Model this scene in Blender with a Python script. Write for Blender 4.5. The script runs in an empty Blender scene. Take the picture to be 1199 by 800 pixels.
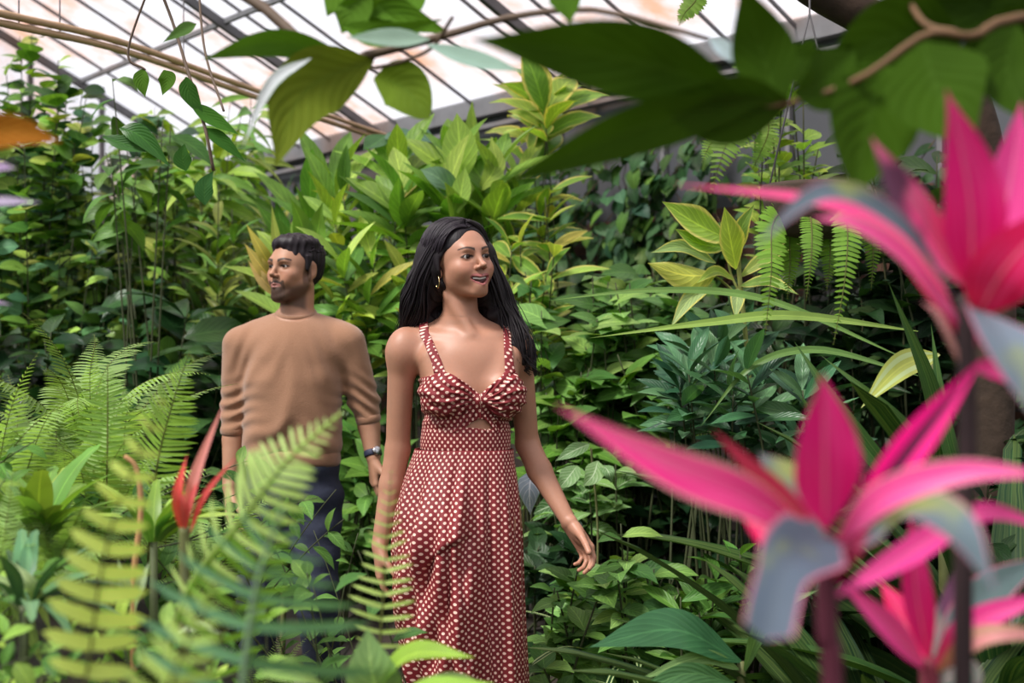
import bpy, math, random
import numpy as np
from mathutils import Vector, Matrix, noise

PI = math.pi
rng = np.random.default_rng(7)
random.seed(7)
scene = bpy.context.scene
COL = scene.collection

# ------------------------------------------------------------------ camera
F = 1500.0            # focal length in pixels of a 1199 px wide frame
CX, HY, CAMZ = 599.5, 430.0, 1.25
cam_d = bpy.data.cameras.new('camera')
cam_d.sensor_width = 36.0
cam_d.lens = F / 1199.0 * 36.0
cam_d.shift_y = (HY - 400.0) / 1199.0
cam_d.clip_start = 0.05
cam_d.dof.use_dof = True
cam_d.dof.focus_distance = 3.45
cam_d.dof.aperture_fstop = 2.9
cam = bpy.data.objects.new('camera', cam_d)
cam.location = (0, 0, CAMZ)
cam.rotation_euler = (PI / 2, 0, 0)
COL.objects.link(cam)
scene.camera = cam

# ------------------------------------------------------------------ world: bright overcast sky
SKY, SUN = 1.12, 4.4
w = bpy.data.worlds.new('overcast_sky')
scene.world = w
w.use_nodes = True
nt = w.node_tree
nt.nodes.clear()
out = nt.nodes.new('ShaderNodeOutputWorld')
bg = nt.nodes.new('ShaderNodeBackground')
ramp = nt.nodes.new('ShaderNodeValToRGB')
tc = nt.nodes.new('ShaderNodeTexCoord')
sx = nt.nodes.new('ShaderNodeSeparateXYZ')
nt.links.new(tc.outputs['Generated'], sx.inputs[0])
nt.links.new(sx.outputs['Z'], ramp.inputs[0])
nt.links.new(ramp.outputs[0], bg.inputs[0])
nt.links.new(bg.outputs[0], out.inputs[0])
cr = ramp.color_ramp
cr.elements[0].position = 0.0
cr.elements[0].color = (0.07, 0.09, 0.06, 1)
cr.elements[1].position = 0.19
cr.elements[1].color = (1.0, 1.0, 1.04, 1)
e = cr.elements.new(0.10)
e.color = (0.22, 0.25, 0.23, 1)
bg.inputs[1].default_value = SKY

sun_d = bpy.data.lights.new('sun', 'SUN')
sun_d.energy = SUN
sun_d.angle = math.radians(14)
sun_d.color = (1.0, 0.97, 0.92)
sun = bpy.data.objects.new('sun', sun_d)
COL.objects.link(sun)
sun.rotation_euler = Vector((0.60, 0.46, -1.0)).to_track_quat('-Z', 'Y').to_euler()

vs = scene.view_settings
vs.view_transform = 'Standard'
vs.look = 'None'
vs.gamma = 1.0
vs.use_curve_mapping = False
vs.exposure = 0.0
scene.cycles.use_denoising = True
scene.cycles.max_bounces = 8
scene.cycles.transparent_max_bounces = 12
scene.cycles.sample_clamp_indirect = 4.0


def at(px, py, Y):
    """world point seen at photo pixel (px, py) at distance Y in front of the camera"""
    return np.array([(px - CX) * Y / F, Y, CAMZ + (HY - py) * Y / F])


# the side wall stands 41 degrees off the viewing direction
D = np.array([-0.655, 0.755])          # along the wall, away from the camera
N = np.array([-0.755, -0.655])         # out of the wall, towards the path
W0 = np.array([-0.33, 9.0])
EAVE, SLOPE = 3.05, 0.46
TFAR = 3.65


def wall_pt(t, s, z):
    p = W0 + D * t + N * s
    return np.array([p[0], p[1], z])


def wall_s(x, y):
    return (x - W0[0]) * N[0] + (y - W0[1]) * N[1]


def ground(x, y):
    s = wall_s(x, y)
    def sm(a, b, v):
        t = min(max((v - a) / (b - a), 0), 1)
        return t * t * (3 - 2 * t)
    return 0.30 * sm(2.85, 2.55, s) + 0.55 * sm(2.3, 0.3, s) + (0.42 + .40 * sm(-.25, -1.0, x)) * sm(3.98, 4.25, s)


# ------------------------------------------------------------------ helpers
def tag(o, label=None, cat=None, group=None, kind=None):
    if label: o['label'] = label
    if cat: o['category'] = cat
    if group: o['group'] = group
    if kind: o['kind'] = kind
    return o


def empty(name, loc=(0, 0, 0), label=None, cat=None, group=None, kind=None):
    o = bpy.data.objects.new(name, None)
    o.empty_display_size = 0.1
    COL.objects.link(o)
    o.location = tuple(float(v) for v in loc)
    return tag(o, label, cat, group, kind)


def link(name, me, mats, parent=None):
    o = bpy.data.objects.new(name, me)
    for m in (mats if isinstance(mats, (list, tuple)) else [mats]):
        me.materials.append(m)
    COL.objects.link(o)
    if parent is not None:
        o.parent = parent
        o.matrix_parent_inverse = Matrix.Translation(-Vector(parent.location))
    return o


class Buf:
    """collects quads (numpy) into one mesh"""
    def __init__(self):
        self.v, self.f, self.uv, self.c = [], [], [], []
        self.n = 0

    def add(self, v, f, uv=None, c=(1, 1, 1)):
        v = np.asarray(v, dtype=np.float64).reshape(-1, 3)
        f = np.asarray(f, dtype=np.int64).reshape(-1, 4)
        self.v.append(v)
        self.f.append(f + self.n)
        self.uv.append(np.zeros((len(v), 2)) if uv is None else np.asarray(uv).reshape(-1, 2))
        c = np.asarray(c, dtype=np.float64)
        if c.ndim == 1:
            c = np.tile(c, (len(v), 1))
        self.c.append(c)
        self.n += len(v)

    def mesh(self, name, smooth=True):
        v = np.concatenate(self.v)
        f = np.concatenate(self.f)
        uv = np.concatenate(self.uv)
        c = np.concatenate(self.c)
        me = bpy.data.meshes.new(name)
        me.vertices.add(len(v))
        me.vertices.foreach_set('co', v.astype(np.float32).ravel())
        me.loops.add(len(f) * 4)
        me.loops.foreach_set('vertex_index', f.astype(np.int32).ravel())
        me.polygons.add(len(f))
        me.polygons.foreach_set('loop_start', np.arange(0, len(f) * 4, 4, dtype=np.int32))
        me.polygons.foreach_set('loop_total', np.full(len(f), 4, dtype=np.int32))
        me.polygons.foreach_set('use_smooth', np.full(len(f), smooth))
        ul = me.uv_layers.new(name='UVMap')
        ul.data.foreach_set('uv', uv[f.ravel()].astype(np.float32).ravel())
        ca = me.color_attributes.new('col', 'FLOAT_COLOR', 'POINT')
        cc = np.ones((len(v), 4), dtype=np.float32)
        cc[:, :3] = c
        ca.data.foreach_set('color', cc.ravel())
        me.update(calc_edges=True)
        me.validate()
        return me

    def build(self, name, mats, parent=None, smooth=True):
        return link(name, self.mesh(name, smooth), mats, parent)


def grid_faces(nr, nc, wrap=False):
    r = np.arange(nr - 1)[:, None]
    c = np.arange(nc if wrap else nc - 1)[None, :]
    c2 = (c + 1) % nc
    f = np.stack([r * nc + c, r * nc + c2, (r + 1) * nc + c2, (r + 1) * nc + c], -1)
    return f.reshape(-1, 4)


def unit(a):
    a = np.asarray(a, dtype=float)
    return a / np.maximum(np.linalg.norm(a, axis=-1, keepdims=True), 1e-9)


def tube(buf, pts, rad, sides=6, c=(1, 1, 1), cap=True):
    pts = np.asarray(pts, dtype=float)
    n = len(pts)
    rad = np.broadcast_to(np.asarray(rad, dtype=float), (n,)).copy()
    if cap:
        t0, t1 = unit(pts[1] - pts[0]), unit(pts[-1] - pts[-2])
        pts = np.vstack([pts[0] - t0 * 1e-4, pts, pts[-1] + t1 * 1e-4])
        rad = np.concatenate([[rad[0] * 0.02], rad, [rad[-1] * 0.02]])
        n += 2
    tan = unit(np.gradient(pts, axis=0))
    ref = np.array([0.13, 0.31, 0.94])
    if abs(tan[n // 2] @ ref) > 0.9:
        ref = np.array([0.95, 0.2, 0.1])
    a = unit(np.cross(tan, ref))
    b = np.cross(tan, a)
    th = np.linspace(0, 2 * PI, sides, endpoint=False)
    ring = a[:, None, :] * np.cos(th)[None, :, None] + b[:, None, :] * np.sin(th)[None, :, None]
    v = pts[:, None, :] + ring * rad[:, None, None]
    uv = np.stack(np.broadcast_arrays(th[None, :] / (2 * PI), np.linspace(0, 1, n)[:, None]), -1)
    buf.add(v.reshape(-1, 3), grid_faces(n, sides, True), uv.reshape(-1, 2), c)


def bez(p0, p1, p2, n=10):
    t = np.linspace(0, 1, n)[:, None]
    return (1 - t) ** 2 * np.asarray(p0) + 2 * t * (1 - t) * np.asarray(p1) + t * t * np.asarray(p2)


def spline(pts, n=24):
    """Catmull-Rom through the points"""
    p = np.asarray(pts, dtype=float)
    p = np.vstack([2 * p[0] - p[1], p, 2 * p[-1] - p[-2]])
    m = len(p) - 3
    u = np.linspace(0, m - 1e-6, n)
    k = np.floor(u).astype(int)
    t = (u - k)[:, None]
    a, b, c, d = p[k], p[k + 1], p[k + 2], p[k + 3]
    return 0.5 * (2 * b + (c - a) * t + (2 * a - 5 * b + 4 * c - d) * t ** 2 + (3 * b - a - 3 * c + d) * t ** 3)


def box(buf, c, size, ax=None, col=(1, 1, 1)):
    """box with its own axes (rows of ax)"""
    ax = np.eye(3) if ax is None else np.asarray(ax)
    s = np.asarray(size) / 2
    sg = np.array([[x, y, z] for x in (-1, 1) for y in (-1, 1) for z in (-1, 1)], float)
    v = np.asarray(c) + (sg * s) @ ax
    f = [[0, 1, 3, 2], [4, 6, 7, 5], [0, 4, 5, 1], [2, 3, 7, 6], [0, 2, 6, 4], [1, 5, 7, 3]]
    buf.add(v, f, None, col)


def beam(buf, p0, p1, wdt, hgt, col=(1, 1, 1)):
    p0, p1 = np.asarray(p0, float), np.asarray(p1, float)
    y = unit(p1 - p0)
    x = unit(np.cross(y, [0, 0, 1.0]))
    z = np.cross(x, y)
    box(buf, (p0 + p1) / 2, (wdt, np.linalg.norm(p1 - p0), hgt), [x, y, z], col)


# ------------------------------------------------------------------ materials
def nmat(name):
    m = bpy.data.materials.new(name)
    m.use_nodes = True
    t = m.node_tree
    t.nodes.clear()
    o = t.nodes.new('ShaderNodeOutputMaterial')
    return m, t, o


def math_node(t, op, a, b=None, c=None):
    n = t.nodes.new('ShaderNodeMath')
    n.operation = op
    for i, v in enumerate((a, b, c)):
        if v is None: continue
        if isinstance(v, (int, float)):
            n.inputs[i].default_value = v
        else:
            t.links.new(v, n.inputs[i])
    return n.outputs[0]


def mixc(t, fac, a, b, mode='MIX'):
    n = t.nodes.new('ShaderNodeMix')
    n.data_type = 'RGBA'
    n.blend_type = mode
    for i, v in ((0, fac), (6, a), (7, b)):
        if isinstance(v, (int, float)):
            n.inputs[i].default_value = v
        elif isinstance(v, tuple):
            n.inputs[i].default_value = (*v, 1)[:4]
        else:
            t.links.new(v, n.inputs[i])
    return n.outputs[2]


def leaf_mat(name, streak=None, veins=7, vein_col=None, vein_amt=0.35, rough=0.42, trans=0.28, edge=None, stripe=None, blotch=None, spec=0.22, vslant=0.35):
    m, t, o = nmat(name)
    at_ = t.nodes.new('ShaderNodeAttribute'); at_.attribute_name = 'col'
    uv = t.nodes.new('ShaderNodeUVMap')
    sp = t.nodes.new('ShaderNodeSeparateXYZ'); t.links.new(uv.outputs[0], sp.inputs[0])
    au = math_node(t, 'ABSOLUTE', math_node(t, 'SUBTRACT', sp.outputs[0], 0.5))      # 0 on the midrib, .5 at the edge
    mid = math_node(t, 'LESS_THAN', au, 0.03)
    col = at_.outputs['Color']
    nz = t.nodes.new('ShaderNodeTexNoise'); nz.inputs['Scale'].default_value = 9.0
    nz.inputs['Detail'].default_value = 3.0
    gm = t.nodes.new('ShaderNodeNewGeometry'); t.links.new(gm.outputs['Position'], nz.inputs['Vector'])
    var = math_node(t, 'MULTIPLY_ADD', nz.outputs[0], 0.9, 0.55)
    cv = t.nodes.new('ShaderNodeCombineColor')
    for i in range(3): t.links.new(var, cv.inputs[i])
    col = mixc(t, 1.0, col, cv.outputs[0], 'MULTIPLY')
    if streak:
        mpn = t.nodes.new('ShaderNodeMapping'); mpn.inputs['Scale'].default_value = (16, 1.6, 1)
        t.links.new(uv.outputs[0], mpn.inputs[0])
        addn = t.nodes.new('ShaderNodeVectorMath'); addn.operation = 'ADD'
        t.links.new(mpn.outputs[0], addn.inputs[0]); t.links.new(at_.outputs['Vector'], addn.inputs[1])
        n3 = t.nodes.new('ShaderNodeTexNoise'); n3.inputs['Scale'].default_value = 1.0
        n3.inputs['Detail'].default_value = 3
        t.links.new(addn.outputs[0], n3.inputs['Vector'])
        mr3 = t.nodes.new('ShaderNodeMapRange'); t.links.new(n3.outputs[0], mr3.inputs[0])
        mr3.inputs[1].default_value = .42; mr3.inputs[2].default_value = .68; mr3.inputs[4].default_value = streak[1]
        col = mixc(t, mr3.outputs[0], col, streak[0])
    if stripe:
        sc, lo, hi = stripe                      # a coloured band between |u| = lo and hi
        band = math_node(t, 'MULTIPLY', math_node(t, 'GREATER_THAN', au, lo), math_node(t, 'LESS_THAN', au, hi))
        col = mixc(t, band, col, sc)
    if edge:
        ec, lo = edge
        mr = t.nodes.new('ShaderNodeMapRange'); t.links.new(au, mr.inputs[0])
        mr.inputs[1].default_value = lo; mr.inputs[2].default_value = min(lo + 0.08, 0.5)
        col = mixc(t, mr.outputs[0], col, ec)
    if blotch:
        bc, thr, scl = blotch
        n2 = t.nodes.new('ShaderNodeTexNoise'); n2.inputs['Scale'].default_value = scl
        t.links.new(gm.outputs['Position'], n2.inputs['Vector'])
        mr = t.nodes.new('ShaderNodeMapRange'); t.links.new(n2.outputs[0], mr.inputs[0])
        mr.inputs[1].default_value = thr; mr.inputs[2].default_value = thr + 0.12
        col = mixc(t, mr.outputs[0], col, bc)
    if veins:
        ph = math_node(t, 'MULTIPLY_ADD', au, -vslant * 2, sp.outputs[1])
        fr = math_node(t, 'FRACT', math_node(t, 'MULTIPLY', ph, float(veins)))
        dist = math_node(t, 'ABSOLUTE', math_node(t, 'SUBTRACT', fr, 0.5))
        vn = math_node(t, 'LESS_THAN', dist, 0.07)
        vn = math_node(t, 'MAXIMUM', math_node(t, 'MULTIPLY', vn, 0.6), mid)
    else:
        vn = mid
        fr = None
    vn = math_node(t, 'MULTIPLY', vn, vein_amt)
    vc = vein_col or mixc(t, 1.0, col, (2.0, 1.8, 1.7), 'MULTIPLY')
    vn = math_node(t, 'MINIMUM', math_node(t, 'MULTIPLY', vn, 1.0 if vein_col else 2.0), 1.0)
    col = mixc(t, vn, col, vc)
    b = t.nodes.new('ShaderNodeBsdfPrincipled')
    t.links.new(col, b.inputs['Base Color'])
    b.inputs['Roughness'].default_value = rough
    b.inputs['Specular IOR Level'].default_value = spec
    if veins:
        bp = t.nodes.new('ShaderNodeBump'); bp.inputs['Strength'].default_value = 0.35
        bp.inputs['Distance'].default_value = 0.004
        t.links.new(dist, bp.inputs['Height']); t.links.new(bp.outputs[0], b.inputs['Normal'])
    tr = t.nodes.new('ShaderNodeBsdfTranslucent')
    tcx = mixc(t, 1.0, col, (1.25, 1.35, 0.5), 'MULTIPLY')
    t.links.new(tcx, tr.inputs[0])
    mx = t.nodes.new('ShaderNodeMixShader'); mx.inputs[0].default_value = trans
    t.links.new(b.outputs[0], mx.inputs[1]); t.links.new(tr.outputs[0], mx.inputs[2])
    t.links.new(mx.outputs[0], o.inputs[0])
    return m


def plain(name, col, rough=0.7, metal=0.0, noise_amt=0.0, scale=20.0, col2=None, bump=0.0, attr=False, spec=0.5, sss=0.0, stretch=None, sheen=0.0):
    m, t, o = nmat(name)
    b = t.nodes.new('ShaderNodeBsdfPrincipled')
    b.inputs['Roughness'].default_value = rough
    b.inputs['Metallic'].default_value = metal
    b.inputs['Specular IOR Level'].default_value = spec
    if sheen:
        b.inputs['Sheen Weight'].default_value = sheen
        b.inputs['Sheen Roughness'].default_value = 0.5
    if sss:
        b.inputs['Subsurface Weight'].default_value = sss
        b.inputs['Subsurface Radius'].default_value = (0.012, 0.005, 0.003)
        b.inputs['Subsurface Scale'].default_value = 1.0
    t.links.new(b.outputs[0], o.inputs[0])
    c = None
    if attr:
        a = t.nodes.new('ShaderNodeAttribute'); a.attribute_name = 'col'
        c = a.outputs['Color']
    if noise_amt or bump or col2:
        tcn = t.nodes.new('ShaderNodeTexCoord')
        nz = t.nodes.new('ShaderNodeTexNoise')
        nz.inputs['Scale'].default_value = scale
        nz.inputs['Detail'].default_value = 5.0
        if stretch:
            mp = t.nodes.new('ShaderNodeMapping'); mp.inputs['Scale'].default_value = stretch
            t.links.new(tcn.outputs['Object'], mp.inputs[0]); t.links.new(mp.outputs[0], nz.inputs['Vector'])
        else:
            t.links.new(tcn.outputs['Object'], nz.inputs['Vector'])
        base = c if c is not None else tuple(col)
        if col2:
            mr = t.nodes.new('ShaderNodeMapRange'); t.links.new(nz.outputs[0], mr.inputs[0])
            mr.inputs[1].default_value = 0.4; mr.inputs[2].default_value = 0.62
            c = mixc(t, mr.outputs[0], base, tuple(col2))
        elif noise_amt:
            v = math_node(t, 'MULTIPLY_ADD', nz.outputs[0], noise_amt * 2, 1 - noise_amt)
            cc = t.nodes.new('ShaderNodeCombineColor')
            for i in range(3): t.links.new(v, cc.inputs[i])
            c = mixc(t, 1.0, base, cc.outputs[0], 'MULTIPLY')
        if bump:
            bp = t.nodes.new('ShaderNodeBump'); bp.inputs['Strength'].default_value = bump
            bp.inputs['Distance'].default_value = 0.01
            t.links.new(nz.outputs[0], bp.inputs['Height']); t.links.new(bp.outputs[0], b.inputs['Normal'])
    if c is None:
        b.inputs['Base Color'].default_value = (*col, 1)
    else:
        t.links.new(c, b.inputs['Base Color'])
    return m

# ------------------------------------------------------------------ SDF modelling (smooth bodies)
class SDF:
    """union / subtraction of blobs on a box grid, turned into a quad mesh by surface nets"""
    def __init__(self):
        self.ops = []

    def cone(self, a, b, r1, r2, k=0.02, sub=False, flat=None, tagn=None):
        self.ops.append(('cone', np.array(a, float), np.array(b, float), r1, r2, k, sub, flat))
        return self

    def ell(self, c, r, k=0.02, R=None, sub=False):
        self.ops.append(('ell', np.array(c, float), np.array(r, float), None if R is None else np.array(R, float), None, k, sub, None))
        return self

    def chain(self, pts, rs, k=0.02, flat=None):
        for i in range(len(pts) - 1):
            self.cone(pts[i], pts[i + 1], rs[i], rs[i + 1], k if i == 0 else max(k * 0.6, 0.004), False, flat)
        return self

    def field(self, lo, hi, h, offset=0.0):
        ax = [np.arange(lo[i], hi[i] + h, h) for i in range(3)]
        d = np.full([len(a) for a in ax], 0.2, dtype=np.float32)
        for (kind, a, b, r1, r2, k, sub, flat) in self.ops:
            if kind == 'cone':
                mn = np.minimum(a, b) - max(r1, r2) * 1.3; mx = np.maximum(a, b) + max(r1, r2) * 1.3
            else:
                m = b.max(); mn = a - m; mx = a + m
            pad = k + 3 * h + abs(offset) + 0.012
            i0 = [max(int((mn[i] - pad - lo[i]) / h), 0) for i in range(3)]
            i1 = [min(int((mx[i] + pad - lo[i]) / h) + 2, len(ax[i])) for i in range(3)]
            if any(i1[i] <= i0[i] for i in range(3)): continue
            X = ax[0][i0[0]:i1[0]][:, None, None].astype(np.float32)
            Y = ax[1][i0[1]:i1[1]][None, :, None].astype(np.float32)
            Z = ax[2][i0[2]:i1[2]][None, None, :].astype(np.float32)
            if kind == 'cone':
                ab = b - a
                L2 = max(ab @ ab, 1e-12)
                px, py, pz = X - a[0], Y - a[1], Z - a[2]
                t = np.clip((px * ab[0] + py * ab[1] + pz * ab[2]) / L2, 0, 1)
                ex, ey, ez = px - t * ab[0], py - t * ab[1], pz - t * ab[2]
                if flat is not None:      # (direction, factor): squash the section along a direction
                    fd, ff = np.asarray(flat[0], float), flat[1]
                    dp = ex * fd[0] + ey * fd[1] + ez * fd[2]
                    q = (1.0 / ff - 1.0)
                    ex, ey, ez = ex + fd[0] * dp * q, ey + fd[1] * dp * q, ez + fd[2] * dp * q
                v = np.sqrt(ex * ex + ey * ey + ez * ez) - (r1 + (r2 - r1) * t)
            else:
                px, py, pz = X - a[0], Y - a[1], Z - a[2]
                if r1 is not None:
                    R = r1
                    qx = px * R[0, 0] + py * R[0, 1] + pz * R[0, 2]
                    qy = px * R[1, 0] + py * R[1, 1] + pz * R[1, 2]
                    qz = px * R[2, 0] + py * R[2, 1] + pz * R[2, 2]
                else:
                    qx, qy, qz = px, py, pz
                k0 = np.sqrt((qx / b[0]) ** 2 + (qy / b[1]) ** 2 + (qz / b[2]) ** 2)
                k1 = np.sqrt((qx / b[0] ** 2) ** 2 + (qy / b[1] ** 2) ** 2 + (qz / b[2] ** 2) ** 2)
                v = k0 * (k0 - 1.0) / np.maximum(k1, 1e-6)
            sl = tuple(slice(i0[i], i1[i]) for i in range(3))
            cur = d[sl]
            kk = max(k, 1e-5)
            if sub:
                v = -v
                hh = np.maximum(kk - np.abs(cur - v), 0) / kk
                d[sl] = np.maximum(cur, v) + hh * hh * kk * 0.25
            else:
                hh = np.maximum(kk - np.abs(cur - v), 0) / kk
                d[sl] = np.minimum(cur, v) - hh * hh * kk * 0.25
        return d - offset, ax


def surface_nets(d, ax):
    """d: 3-D field (negative inside); returns vertices and quads facing outwards"""
    ins = d < 0
    nx, ny, nz = d.shape
    cnt = np.zeros((nx - 1, ny - 1, nz - 1), dtype=np.int8)
    for i in (0, 1):
        for j in (0, 1):
            for k in (0, 1):
                cnt += ins[i:nx - 1 + i, j:ny - 1 + j, k:nz - 1 + k]
    act = (cnt > 0) & (cnt < 8)
    ci = np.argwhere(act)
    idx = np.full(act.shape, -1, dtype=np.int64)
    idx[act] = np.arange(len(ci))
    acc = np.zeros((len(ci), 3)); num = np.zeros(len(ci))
    corners = [(i, j, k) for i in (0, 1) for j in (0, 1) for k in (0, 1)]
    for a in corners:
        for axis in range(3):
            if a[axis]: continue
            b = list(a); b[axis] = 1; b = tuple(b)
            da = d[ci[:, 0] + a[0], ci[:, 1] + a[1], ci[:, 2] + a[2]]
            db = d[ci[:, 0] + b[0], ci[:, 1] + b[1], ci[:, 2] + b[2]]
            m = (da < 0) != (db < 0)
            t = np.where(m, da / np.where(m, da - db, 1), 0)
            p = np.array(a, float)[None, :] + np.zeros((len(ci), 3))
            p[:, axis] += t
            acc[m] += p[m]; num[m] += 1
    loc = acc / num[:, None]
    v = np.empty_like(loc)
    for i in range(3):
        a_ = ax[i]; h = a_[1] - a_[0]
        v[:, i] = a_[0] + (ci[:, i] + loc[:, i]) * h
    fs = []
    def quads(m, axis):
        p = np.argwhere(m)
        if len(p) == 0: return
        o1, o2 = [(1, 2), (2, 0), (0, 1)][axis]
        e1 = np.zeros(3, int); e1[o1] = 1
        e2 = np.zeros(3, int); e2[o2] = 1
        ok = (p[:, o1] > 0) & (p[:, o2] > 0) & (p[:, o1] < d.shape[o1] - 1) & (p[:, o2] < d.shape[o2] - 1)
        p = p[ok]
        g = lambda q: idx[q[:, 0], q[:, 1], q[:, 2]]
        q = np.stack([g(p - e1 - e2), g(p - e2), g(p), g(p - e1)], 1)
        sh = np.zeros(3, int); sh[axis] = 1
        a_in = ins[p[:, 0], p[:, 1], p[:, 2]]
        q[~a_in] = q[~a_in][:, ::-1]
        fs.append(q[(q >= 0).all(1)])
    quads(ins[:-1] != ins[1:], 0)
    quads(ins[:, :-1] != ins[:, 1:], 1)
    quads(ins[:, :, :-1] != ins[:, :, 1:], 2)
    return v, np.concatenate(fs)

# ================================================================== THE GLASSHOUSE
TFAR = 3.40
M_soil = plain('dark_soil', (0.030, 0.020, 0.014), rough=0.95, noise_amt=0.4, scale=14, col2=(0.012, 0.010, 0.008), bump=0.8)
M_path = plain('path_gravel', (0.10, 0.085, 0.07), rough=0.9, noise_amt=0.4, scale=40, bump=0.5)


def wall_mat():
    m, t, o = nmat('slate_cladding_over_brick')
    tcn = t.nodes.new('ShaderNodeTexCoord')
    sp = t.nodes.new('ShaderNodeSeparateXYZ'); t.links.new(tcn.outputs['UV'], sp.inputs[0])
    br = t.nodes.new('ShaderNodeTexBrick')
    t.links.new(tcn.outputs['UV'], br.inputs['Vector'])
    br.inputs['Color1'].default_value = (0.13, 0.055, 0.035, 1)
    br.inputs['Color2'].default_value = (0.07, 0.035, 0.028, 1)
    br.inputs['Mortar'].default_value = (0.06, 0.05, 0.045, 1)
    br.inputs['Scale'].default_value = 1.0
    br.inputs['Brick Width'].default_value = 0.22
    br.inputs['Row Height'].default_value = 0.075
    br.inputs['Mortar Size'].default_value = 0.008
    nz = t.nodes.new('ShaderNodeTexNoise'); nz.inputs['Scale'].default_value = 3.0
    nz.inputs['Detail'].default_value = 6
    sl = mixc(t, nz.outputs[0], (0.060, 0.068, 0.078), (0.125, 0.135, 0.150))
    up = math_node(t, 'GREATER_THAN', sp.outputs[1], 2.15)
    c = mixc(t, up, br.outputs[0], sl)
    b = t.nodes.new('ShaderNodeBsdfPrincipled'); b.inputs['Roughness'].default_value = 0.7
    t.links.new(c, b.inputs['Base Color']); t.links.new(b.outputs[0], o.inputs[0])
    return m


M_wall = wall_mat()
M_steel_dark = plain('weathered_grey_steel', (0.16, 0.15, 0.16), rough=0.6, noise_amt=0.3, scale=12)
M_rail = plain('grey_painted_rail', (0.22, 0.22, 0.23), rough=0.6, noise_amt=0.25, scale=10)

# ground
b = Buf()
xs = np.linspace(-11, 7, 120); ys = np.linspace(-3, 16, 130)
V = np.zeros((len(ys), len(xs), 3))
for i, y in enumerate(ys):
    for j, x in enumerate(xs):
        V[i, j] = (x, y, ground(x, y) + 0.015 * noise.noise(Vector((x * 3, y * 3, 0))))
V[..., 2] = np.maximum(V[..., 2], 0)
b.add(V.reshape(-1, 3), grid_faces(len(ys), len(xs)))
o = b.build('floor', M_soil); tag(o, kind='structure')
b = Buf()
pp = []
for t in np.linspace(-9, 3.2, 40):
    for s in (2.95, 3.2, 3.5, 3.8, 4.0):
        q = wall_pt(t, s, .022); pp.append(q)
b.add(pp, grid_faces(40, 5)[:, ::-1])
o = b.build('floor_path', M_path); tag(o, kind='structure')


def wall_mesh(name, p0, p1, z0, z1, mat, thick=.12, outw=None, top=None):
    b = Buf()
    p0, p1 = np.array(p0), np.array(p1)
    n = 30
    rows = []
    L = np.linalg.norm(p1 - p0)
    for k, off in ((0, 0), (1, thick)):
        for z in (z0, z1):
            pass
    f_in, f_out = [], []
    v, uv = [], []
    for off in (0, thick):
        for i in range(n + 1):
            u = i / n
            p = p0 + (p1 - p0) * u + outw * off
            zt = z1 if top is None else top(u)
            v += [[p[0], p[1], z0], [p[0], p[1], zt]]
            uv += [[u * L, z0], [u * L, zt]]
    q = 2 * (n + 1)
    f = []
    for i in range(n):
        a = 2 * i
        f += [[a, a + 2, a + 3, a + 1], [q + a, q + a + 1, q + a + 3, q + a + 2], [a + 1, a + 3, q + a + 3, q + a + 1]]
    b.add(v, f, uv)
    return b.build(name, mat, smooth=False)


ow = -N
wr = wall_mesh('wall_right', W0 + D * -7.5, W0 + D * TFAR, 0, EAVE, M_wall, .12, ow)
tag(wr, kind='structure')
pa, pb = W0 + D * TFAR, W0 + D * TFAR + N * 8.5
wl = wall_mesh('wall_left', pb, pa, 0, 2.6, M_wall, .12, D)
tag(wl, kind='structure')
# eave rails and the seams of the cladding
b = Buf()
beam(b, wall_pt(-7.5, .03, EAVE - .02), wall_pt(TFAR, .03, EAVE - .02), .09, .13)
beam(b, wall_pt(-7.5, .06, EAVE - .16), wall_pt(TFAR, .06, EAVE - .16), .03, .03)
o = b.build('trim_1', M_rail, smooth=False); tag(o, kind='structure')
b = Buf()
for t in np.arange(-7.3, TFAR, .9):
    beam(b, wall_pt(t, .025, 2.2), wall_pt(t + 1e-4, .025, EAVE - .1), .035, .03)
o = b.build('trim_2', M_rail, smooth=False); tag(o, kind='structure')


# roof glazing
def pane_mat():
    m, t, o = nmat('whitewashed_stained_glass_panes')
    tcn = t.nodes.new('ShaderNodeTexCoord')
    n1 = t.nodes.new('ShaderNodeTexNoise'); n1.inputs['Scale'].default_value = 0.55
    n1.inputs['Detail'].default_value = 5; n1.inputs['Roughness'].default_value = .6
    t.links.new(tcn.outputs['Object'], n1.inputs['Vector'])
    mr = t.nodes.new('ShaderNodeMapRange'); t.links.new(n1.outputs[0], mr.inputs[0])
    mr.inputs[1].default_value = .47; mr.inputs[2].default_value = .66
    n2 = t.nodes.new('ShaderNodeTexNoise'); n2.inputs['Scale'].default_value = 5
    n2.inputs['Detail'].default_value = 6
    t.links.new(tcn.outputs['Object'], n2.inputs['Vector'])
    m2 = t.nodes.new('ShaderNodeMapRange'); t.links.new(n2.outputs[0], m2.inputs[0])
    m2.inputs[1].default_value = .35; m2.inputs[2].default_value = .6
    st = math_node(t, 'MULTIPLY', mr.outputs[0], m2.outputs[0])
    pk = mixc(t, mr.outputs[0], (0.97, 0.96, 1.0), (1.0, 0.74, 0.66))
    c = mixc(t, st, pk, (0.85, 0.32, 0.07))
    tp = t.nodes.new('ShaderNodeBsdfTransparent'); t.links.new(c, tp.inputs[0])
    tr = t.nodes.new('ShaderNodeBsdfTranslucent'); t.links.new(c, tr.inputs[0])
    mx = t.nodes.new('ShaderNodeMixShader'); mx.inputs[0].default_value = .2
    t.links.new(tp.outputs[0], mx.inputs[1]); t.links.new(tr.outputs[0], mx.inputs[2])
    t.links.new(mx.outputs[0], o.inputs[0])
    return m


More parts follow.
